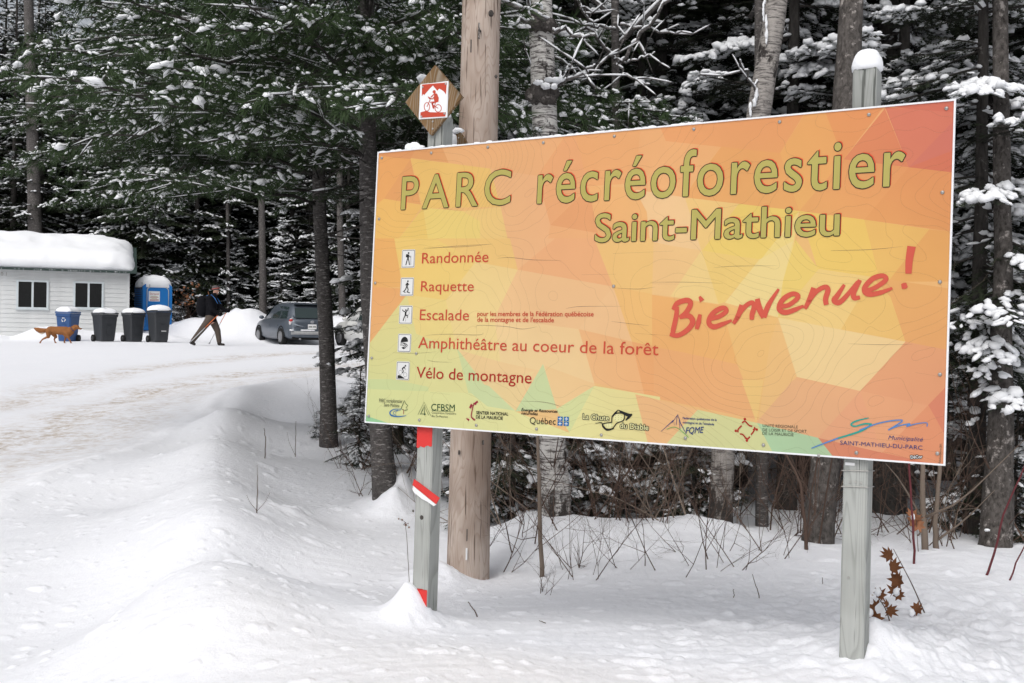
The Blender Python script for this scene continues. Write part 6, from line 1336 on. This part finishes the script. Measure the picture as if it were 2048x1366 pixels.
def person():
    D = 32.0; c = px(421, 691, D); z0 = H(c.x, c.y); K = Loc('person', 'person in black jacket and grey knit hat walking right with two trekking poles', 'person', (c.x, c.y, z0), 0.0); S = D / F
    def p(x, y, dep=0): return ((x - 421) * S, dep, (691.5 - y) * S)
    L = lambda x, y, dep=0: p(x, y, dep)
    hipN, hipF = L(420, 639, -.09), L(422, 639, .09); kN, aN = L(401.5, 664, -.09), L(386, 684, -.1); kF, aF = L(433, 662, .09), L(436.5, 685, .09)
    chest = L(420.5, 607); neck = L(427, 588); head = L(430.3, 580.5); shN, shF = L(421, 597, -.19), L(424, 597, .19); elN, haN = L(427, 619, -.22), L(441.5, 629, -.17); elF, haF = L(434, 614, .24), L(451, 621, .2)
    body = solid(K, 'body', [(hipN, kN, .088, .06), (kN, aN, .055, .04), (hipF, kF, .088, .06), (kF, aF, .055, .04), (L(421, 640), chest, .14, .15), (chest, neck, .13, .055), (neck, head, .052, .06), (shN, elN, .055, .045), (elN, haN, .042, .03), (shF, elF, .055, .045), (elF, haF, .042, .03), (shN, shF, .07, .07)],
        [(head, (.082, .075, .112)), (L(434, 580.5), (.03, .045, .05)), (L(436.2, 582.5), (.018, .012, .016)), (L(433.2, 588), (.04, .04, .03)), (L(429.5, 582, -.072), (.014, .008, .024)), (L(429.5, 582, .072), (.014, .008, .024))], 'skin', .014)
    a = Acc()
    for dp in (-.03, .03): a.ball(L(435.4, 580.2, dp), (.007, .009, .006), 8, 6)
    K.part('eye', a, 'jacket', True, parent=body, kind='stuff'); a = Acc(); a.ball(L(432.6, 588.5), (.045, .05, .028), 10, 8); K.part('beard', a, 'twig', True, parent=body)
    solid(K, 'trousers', [(hipN, kN, .125, .09), (kN, L(388, 681.5, -.1), .088, .07), (hipF, kF, .125, .095), (kF, L(436.5, 682.5, .09), .09, .075), (L(420.5, 636, -.03), L(420.5, 636, .03), .16, .16)], [], 'trousers', .016, body, 3)
    solid(K, 'jacket', [(L(421, 636), chest, .165, .185), (chest, L(425, 592), .18, .10), (shN, shF, .10, .10), (shN, elN, .088, .075), (elN, L(439, 627.5, -.18), .07, .05), (shF, elF, .088, .075), (elF, L(448, 620.5, .2), .07, .05), (L(424, 593), L(429, 589), .095, .075)], [(L(420, 640), (.18, .17, .10))], 'jacket', .016, body, 3)
    solid(K, 'backpack', [(L(403, 602, 0), L(404, 622, 0), .16, .185), (L(405, 598, 0), L(412, 597, 0), .09, .08)], [(L(404, 615), (.20, .19, .28))], 'jacket', .02, body, 4)
    a = Acc(); a.ball(L(429.2, 575.8), (.108, .10, .075), 16, 10); a.ball(L(429, 578.2), (.112, .104, .05), 16, 10); hat = K.part('hat', a, 'hat', True, parent=body)
    a = Acc(); q = np.linspace(0, 2 * math.pi, 19); c0 = L(429.6, 577.6); a.tube([(c0[0] + .111 * math.cos(t), c0[1] + .104 * math.sin(t), c0[2] + .02 * math.cos(t)) for t in q], .009, 5); K.part('hat_stripe', a, 'hatband', True, parent=hat)
    for dp in (-1, 1): a = Acc(); a.tube([L(414, 592, .12 * dp), L(424, 590.5, .13 * dp), L(431, 597, .15 * dp), L(437, 607, .17 * dp)], .009, 5); K.part('pack_strap', a, 'strap', True, parent=body)
    for h in (haN, haF):
        g = Acc(); g.ball(h, (.052, .036, .05), 12, 8)
        for k in range(4): capsule(g, (h[0] + .02, h[1] - .03 + k * .02, h[2] + .01 - k * .004), (h[0] + .05, h[1] - .028 + k * .018, h[2] - .02), .014, .012, 1, 8); capsule(g, (h[0] + .05, h[1] - .028 + k * .018, h[2] - .02), (h[0] + .022, h[1] - .028 + k * .018, h[2] - .045), .012, .011, 1, 8)
        capsule(g, (h[0] - .01, h[1] - .03, h[2] + .03), (h[0] + .04, h[1] - .05, h[2] + .03), .015, .012, 1, 8); K.part('glove', g, 'jacket', True, parent=body)
    solid(K, 'boot', [(L(388, 682.5, -.1), L(385.5, 685.5, -.1), .06, .055), (L(384, 686.5, -.1), L(391, 689, -.1), .045, .04)], [], 'boot', .014, body, 3)
    solid(K, 'boot', [(L(436.5, 684, .09), L(436.5, 687, .09), .062, .06), (L(437, 688.8, .09), L(445.5, 689.2, .09), .045, .04)], [], 'boot', .014, body, 3)
    for i, (g0, tip, dp, lab) in enumerate((((446, 622.5), (381, 689), -.2, 'trekking pole in the near hand, orange shaft trailing behind'), ((452, 616), (413, 691), .2, 'trekking pole in the far hand planted under the walker'))):
        A_, B_ = Vector(L(*g0, dp)), Vector(L(*tip, dp)); off = Vector((c.x, c.y, z0)); t = thing('trekking_pole', lab, 'pole', off + B_, None)
        def seg(nm, f0, f1, r, mt): a = Acc(); a.tube([off + A_.lerp(B_, f0), off + A_.lerp(B_, f1)], r, 8); part(nm, a, mt, t)
        seg('grip', -.02, .12, .019, 'rubber'); seg('upper_shaft', .12, .5 if i == 0 else .4, .010, 'orange'); seg('lower_shaft', .5 if i == 0 else .4, .97, .0105, 'alu'); a = Acc(); m_ = off + A_.lerp(B_, .95); a.tube([m_, m_ + Vector((0, 0, .006))], .035, 12); part('basket', a, 'rubber', t)
person()
def dog():
    D = 34.5; c = px(115, 686, D); z0 = H(c.x, c.y); K = Loc('dog', 'reddish brown dog trotting right in front of the blue bin', 'dog', (c.x, c.y, z0), 0.0); S = D / F
    O, k = (0, 440), 4.876
    def L(x, y, dep=0): X, Y = O[0] + x / k, O[1] + y / k; return ((X - 115) * S, dep, (686.3 - Y) * S)
    b = solid(K, 'body', [(L(490, 1075), L(640, 1080), .125, .14), (L(640, 1080), L(685, 1085), .14, .12), (L(685, 1070), L(730, 1045), .105, .075), (L(730, 1042), L(748, 1040), .085, .07), (L(745, 1045), L(785, 1058), .05, .028),
        (L(480, 1085, -.06), L(480, 1140, -.07), .10, .055), (L(478, 1140, -.07), L(425, 1165, -.07), .04, .028), (L(425, 1165, -.07), L(398, 1198, -.07), .024, .022), (L(398, 1200, -.07), L(408, 1203, -.07), .024, .02),
        (L(495, 1090, .06), L(535, 1140, .07), .10, .05), (L(535, 1140, .07), L(520, 1165, .07), .036, .026), (L(520, 1165, .07), L(530, 1196, .07), .024, .022), (L(530, 1198, .07), L(542, 1200, .07), .024, .02),
        (L(655, 1095, -.07), L(675, 1145, -.07), .075, .042), (L(675, 1145, -.07), L(700, 1190, -.07), .032, .024), (L(700, 1196, -.07), L(712, 1203, -.07), .024, .02),
        (L(650, 1095, .07), L(630, 1145, .07), .075, .042), (L(630, 1145, .07), L(618, 1188, .07), .032, .024), (L(618, 1194, .07), L(628, 1198, .07), .024, .02)],
        [(L(655, 1110), (.14, .10, .12)), (L(520, 1080), (.15, .11, .13)), (L(794, 1056), (.016, .016, .016))], 'fur', .013, None, 4)
    a = Acc(); P = [L(470, 1068), L(440, 1078), L(400, 1085), L(360, 1072), L(330, 1060)]; a.tube(P, [.035, .06, .085, .07, .015], 10, 0, True, .25); K.part('tail', a, 'fur', True)
    a = Acc(); a.tube([L(440, 1100, 0), L(405, 1108, 0), (L(372, 1098, 0))], [.02, .045, .02], 8, 0, True, .3); K.part('tail_feathering', a, 'furpale', True)
    for dp in (-.062, .062): a = Acc(); a.ball(L(718, 1048, dp), (.032, .012, .055), 10, 8); K.part('ear', a, 'fur', True)
    a = Acc(); a.ball(L(672, 1130, -.03), (.06, .08, .035), 10, 8, 0, .3, np.array([(.8, 0, .6), (0, 1, 0), (-.6, 0, .8)])); K.part('chest_patch', a, 'furpale', True)
    a = Acc(); a.ball(L(795, 1054), (.014, .016, .012), 8, 6); K.part('nose', a, 'rubber', True)
    for dp in (-.048, .048): a = Acc(); a.ball(L(757, 1036, dp), (.008, .006, .008), 8, 6); K.part('eye', a, 'rubber', True)
    a = Acc(); q = np.linspace(0, 2 * math.pi, 17); c0, u = Vector(L(706, 1055)), Vector(L(730, 1045)) - Vector(L(685, 1070)); u.normalize(); v1 = Vector((0, 1, 0)); v2 = u.cross(v1)
    a.tube([c0 + (v1 * math.cos(t) + v2 * math.sin(t)) * .098 for t in q], .011, 5); K.part('collar', a, 'navy', True)
dog()
# ------------------------------------------------------------------ cars
def car(name, label, origin, ang, paint, sc=1.0, snow=True):
    """local x = forward, y = left, z up, origin under the centre; a five door hatchback"""
    K = Loc(name, label, 'car', origin, ang)
    Lh = 2.12
    #  x, half width, sill z, waist z, (glass) roof half width, roof z
    def sec(x, hw, z0, zw):       # lower body ring
        return [(x, -hw * .80, z0), (x, -hw * .98, z0 + .10), (x, -hw, z0 + .30), (x, -hw * .97, zw - .10), (x, -hw * .88, zw), (x, 0, zw + .03), (x, hw * .88, zw), (x, hw * .97, zw - .10), (x, hw, z0 + .30), (x, hw * .98, z0 + .10), (x, hw * .80, z0)]
    st = [(-2.14, .60, .42, .78), (-2.10, .76, .30, .92), (-1.95, .84, .24, .98), (-1.55, .875, .22, .99), (-.8, .88, .20, .97), (0, .88, .20, .95), (.7, .88, .20, .94), (1.1, .87, .21, .92), (1.6, .85, .23, .86), (1.95, .78, .26, .76), (2.12, .62, .34, .62)]
    a = Acc(); a.loft([sec(*s) for s in st]); body = K.part('body', a, paint, True)
    def gsec(x, hb, ht, zb, zt): return [(x, -hb, zb), (x, -(hb * .45 + ht * .55), zb + (zt - zb) * .6), (x, -ht, zt - .05), (x, -ht * .8, zt), (x, 0, zt + .02), (x, ht * .8, zt), (x, ht, zt - .05), (x, (hb * .45 + ht * .55), zb + (zt - zb) * .6), (x, hb, zb)]
    gs = [(-2.02, .74, .60, .94, 1.02), (-1.90, .76, .62, .94, 1.16), (-1.72, .78, .60, .94, 1.38), (-1.55, .79, .58, .93, 1.49), (-1.0, .80, .60, .92, 1.54), (-.2, .80, .60, .91, 1.55), (.35, .80, .57, .90, 1.48), (.75, .79, .58, .90, 1.24), (1.22, .76, .64, .88, .93)]
    a = Acc(); a.loft([gsec(*s) for s in gs]); K.part('roof', a, paint, True)
    def gl(nm, P, off, mt='carglass'): a = Acc(); a.prism([tuple(p) for p in P], off); return K.part(nm, a, mt)
    def hy(x, f, sg):   # point on the greenhouse side at height fraction f
        xs = [s[0] for s in gs]; hb = np.interp(x, xs, [s[1] for s in gs]); ht = np.interp(x, xs, [s[2] for s in gs]); zb = np.interp(x, xs, [s[3] for s in gs]); zt = np.interp(x, xs, [s[4] for s in gs]) - .05
        t = min(f, .9); y = hb + (ht - hb) * (t * .92); 
        if f <= .6: y = hb + ((hb * .45 + ht * .55) - hb) * f / .6
        else: y = (hb * .45 + ht * .55) + (ht - (hb * .45 + ht * .55)) * (f - .6) / .4
        return (x, sg * (y + .012), zb + (zt - zb) * f)
    for sg in (-1, 1):
        for xa, xb, xc, xd in ((.05, .88, .42, .05), (-.85, -.03, -.03, -.85), (-1.62, -.93, -.93, -1.45)):
            P = [hy(xa, .08, sg), hy(xb, .08, sg), hy((xb + xc) / 2, .55, sg), hy(xc, .88, sg), hy(xd, .88, sg), hy((xa + xd) / 2, .55, sg)]
            a = Acc(); a.add([P[0], P[1], P[2], P[5], P[3], P[4]], [(0, 1, 2, 3), (3, 2, 4, 5)]); K.part('side_window', a, 'carglass', True)
        a = Acc(); a.ball((.78, sg * .93, 1.0), (.07, .10, .07), 10, 8); K.part('wing_mirror', a, paint, True)
        for dx in (.02, -.86): a = Acc(); a.box((dx, sg * .883, .72), (.06, .008, .014)); K.part('door_handle', a, paint)
        for x in (1.30, -1.28):
            a = Acc(); a.tube([(x, sg * .70, .31), (x, sg * .72, .31), (x, sg * .885, .31), (x, sg * .895, .31)], [.29, .315, .315, .29], 24); wh = K.part('wheel', a, 'rubber', True)
            a = Acc(); a.tube([(x, sg * .88, .31), (x, sg * .902, .31), (x, sg * .905, .31)], [.21, .205, .06], 20); K.part('rim', a, 'rim', True, parent=wh)
            a = Acc(); q = np.linspace(-.25, math.pi + .25, 14); a.tube([(x + .36 * math.cos(t), sg * .868, .32 + .37 * math.sin(t)) for t in q], .024, 5); K.part('wheel_arch', a, 'rubber', True)
        a = Acc(); a.ball((-1.98, sg * .735, .84), (.09, .085, .15), 12, 8); K.part('tail_light', a, 'lampclear', True); a = Acc(); a.ball((-2.0, sg * .74, .90), (.085, .082, .06), 12, 8); K.part('tail_light', a, 'lampred', True)
    a = Acc(); a.add([(-2.035, -.60, 1.0), (-2.035, .60, 1.0), (-1.76, .53, 1.36), (-1.76, -.53, 1.36)], [(0, 1, 2, 3)]); a.v[-1][:, 0] -= .035; a.add(np.array([(-2.035, -.60, 1.0), (-2.035, .60, 1.0), (-1.76, .53, 1.36), (-1.76, -.53, 1.36)]) , [(3, 2, 1, 0)]); K.part('rear_window', a, 'carglass')
    a = Acc(); a.add([(1.24, -.68, .95), (1.24, .68, .95), (.48, .54, 1.45), (.48, -.54, 1.45)], [(0, 1, 2, 3)]); a.v[-1][:, 2] += .02; K.part('windscreen', a, 'carglass')
    a = Acc(); a.box((-1.66, 0, 1.51), (.12, .52, .018)); K.part('spoiler', a, paint)
    a = Acc(); a.loft([[(-2.20 + .12 * (abs(y) / .8) ** 3, y, z) for z in (.33, .36, .50, .56)] + [(-2.02, y, z) for z in (.56, .33)] for y in np.linspace(-.80, .80, 11)]); K.part('rear_bumper', a, paint, True)
    a = Acc(); a.box((-2.155, 0, .69), (.008, .16, .085)); pl_ = K.part('number_plate', a, 'white')
    a = Acc()
    for k in range(6): a.box((-2.165, -.12 + k * .045 + (.015 if k > 2 else 0), .69), (.002, .013, .03))
    K.part('plate_characters', a, 'grey', parent=pl_, kind='stuff')
    a = Acc(); q = np.linspace(0, 2 * math.pi, 17)
    a.tube([(-2.16, .065 * math.cos(t), .86 + .042 * math.sin(t)) for t in q], .006, 5); a.tube([(-2.16, .025 * math.cos(t), .86 + .038 * math.sin(t)) for t in q], .005, 5); a.tube([(-2.16, .045 * math.cos(t), .875 + .018 * math.sin(t)) for t in q], .005, 5); K.part('badge', a, 'alu', True, kind='stuff')
    a = Acc(); a.tube([(-2.2, .45, .24), (-1.8, .45, .26)], .035, 10); K.part('exhaust_pipe', a, 'rim', True); a = Acc(); a.box((-1.3, 0, .26), (.8, .7, .05)); K.part('underbody', a, 'rubber')
    if snow:
        a = Acc(); rg_ = np.random.default_rng(5)
        for i in range(40): x = rg_.uniform(-1.5, .3); y = rg_.uniform(-.5, .5); a.ball((x, y, 1.57), (rg_.uniform(.03, .12), rg_.uniform(.03, .1), .02), 8, 5, 0, .4)
        for i in range(14): y = rg_.uniform(-.8, .8); a.ball((-2.17, y, .56), (.05, .09, .025), 8, 5, 0, .4)
        K.part('snow_patch', a, 'snow', True, kind='stuff')
        a = Acc(); a.loft([[(-2.215 + .12 * (abs(y) / .8) ** 3, y, z) for z in (.40, .47, .52)] + [(-2.1, y, z) for z in (.52, .40)] for y in np.linspace(-.78, .78, 9)]); K.part('salt_grime', a, 'salt', True)
    return K
c = px(563, 691, 38.8); car('parked_car', 'slate blue hatchback parked facing away beside the plough bank, dusted with snow', (c.x + .02, c.y + 1.7, H(c.x, c.y + 1.4) + .0), math.radians(90 + 31), 'carblue')
c = px(748, 694, 38.4); car('parked_car', 'white car mostly hidden behind the sign, only one wheel showing', (c.x, c.y + .8, H(c.x, c.y + .8)), math.radians(90 + 35), 'carwhite', snow=False)
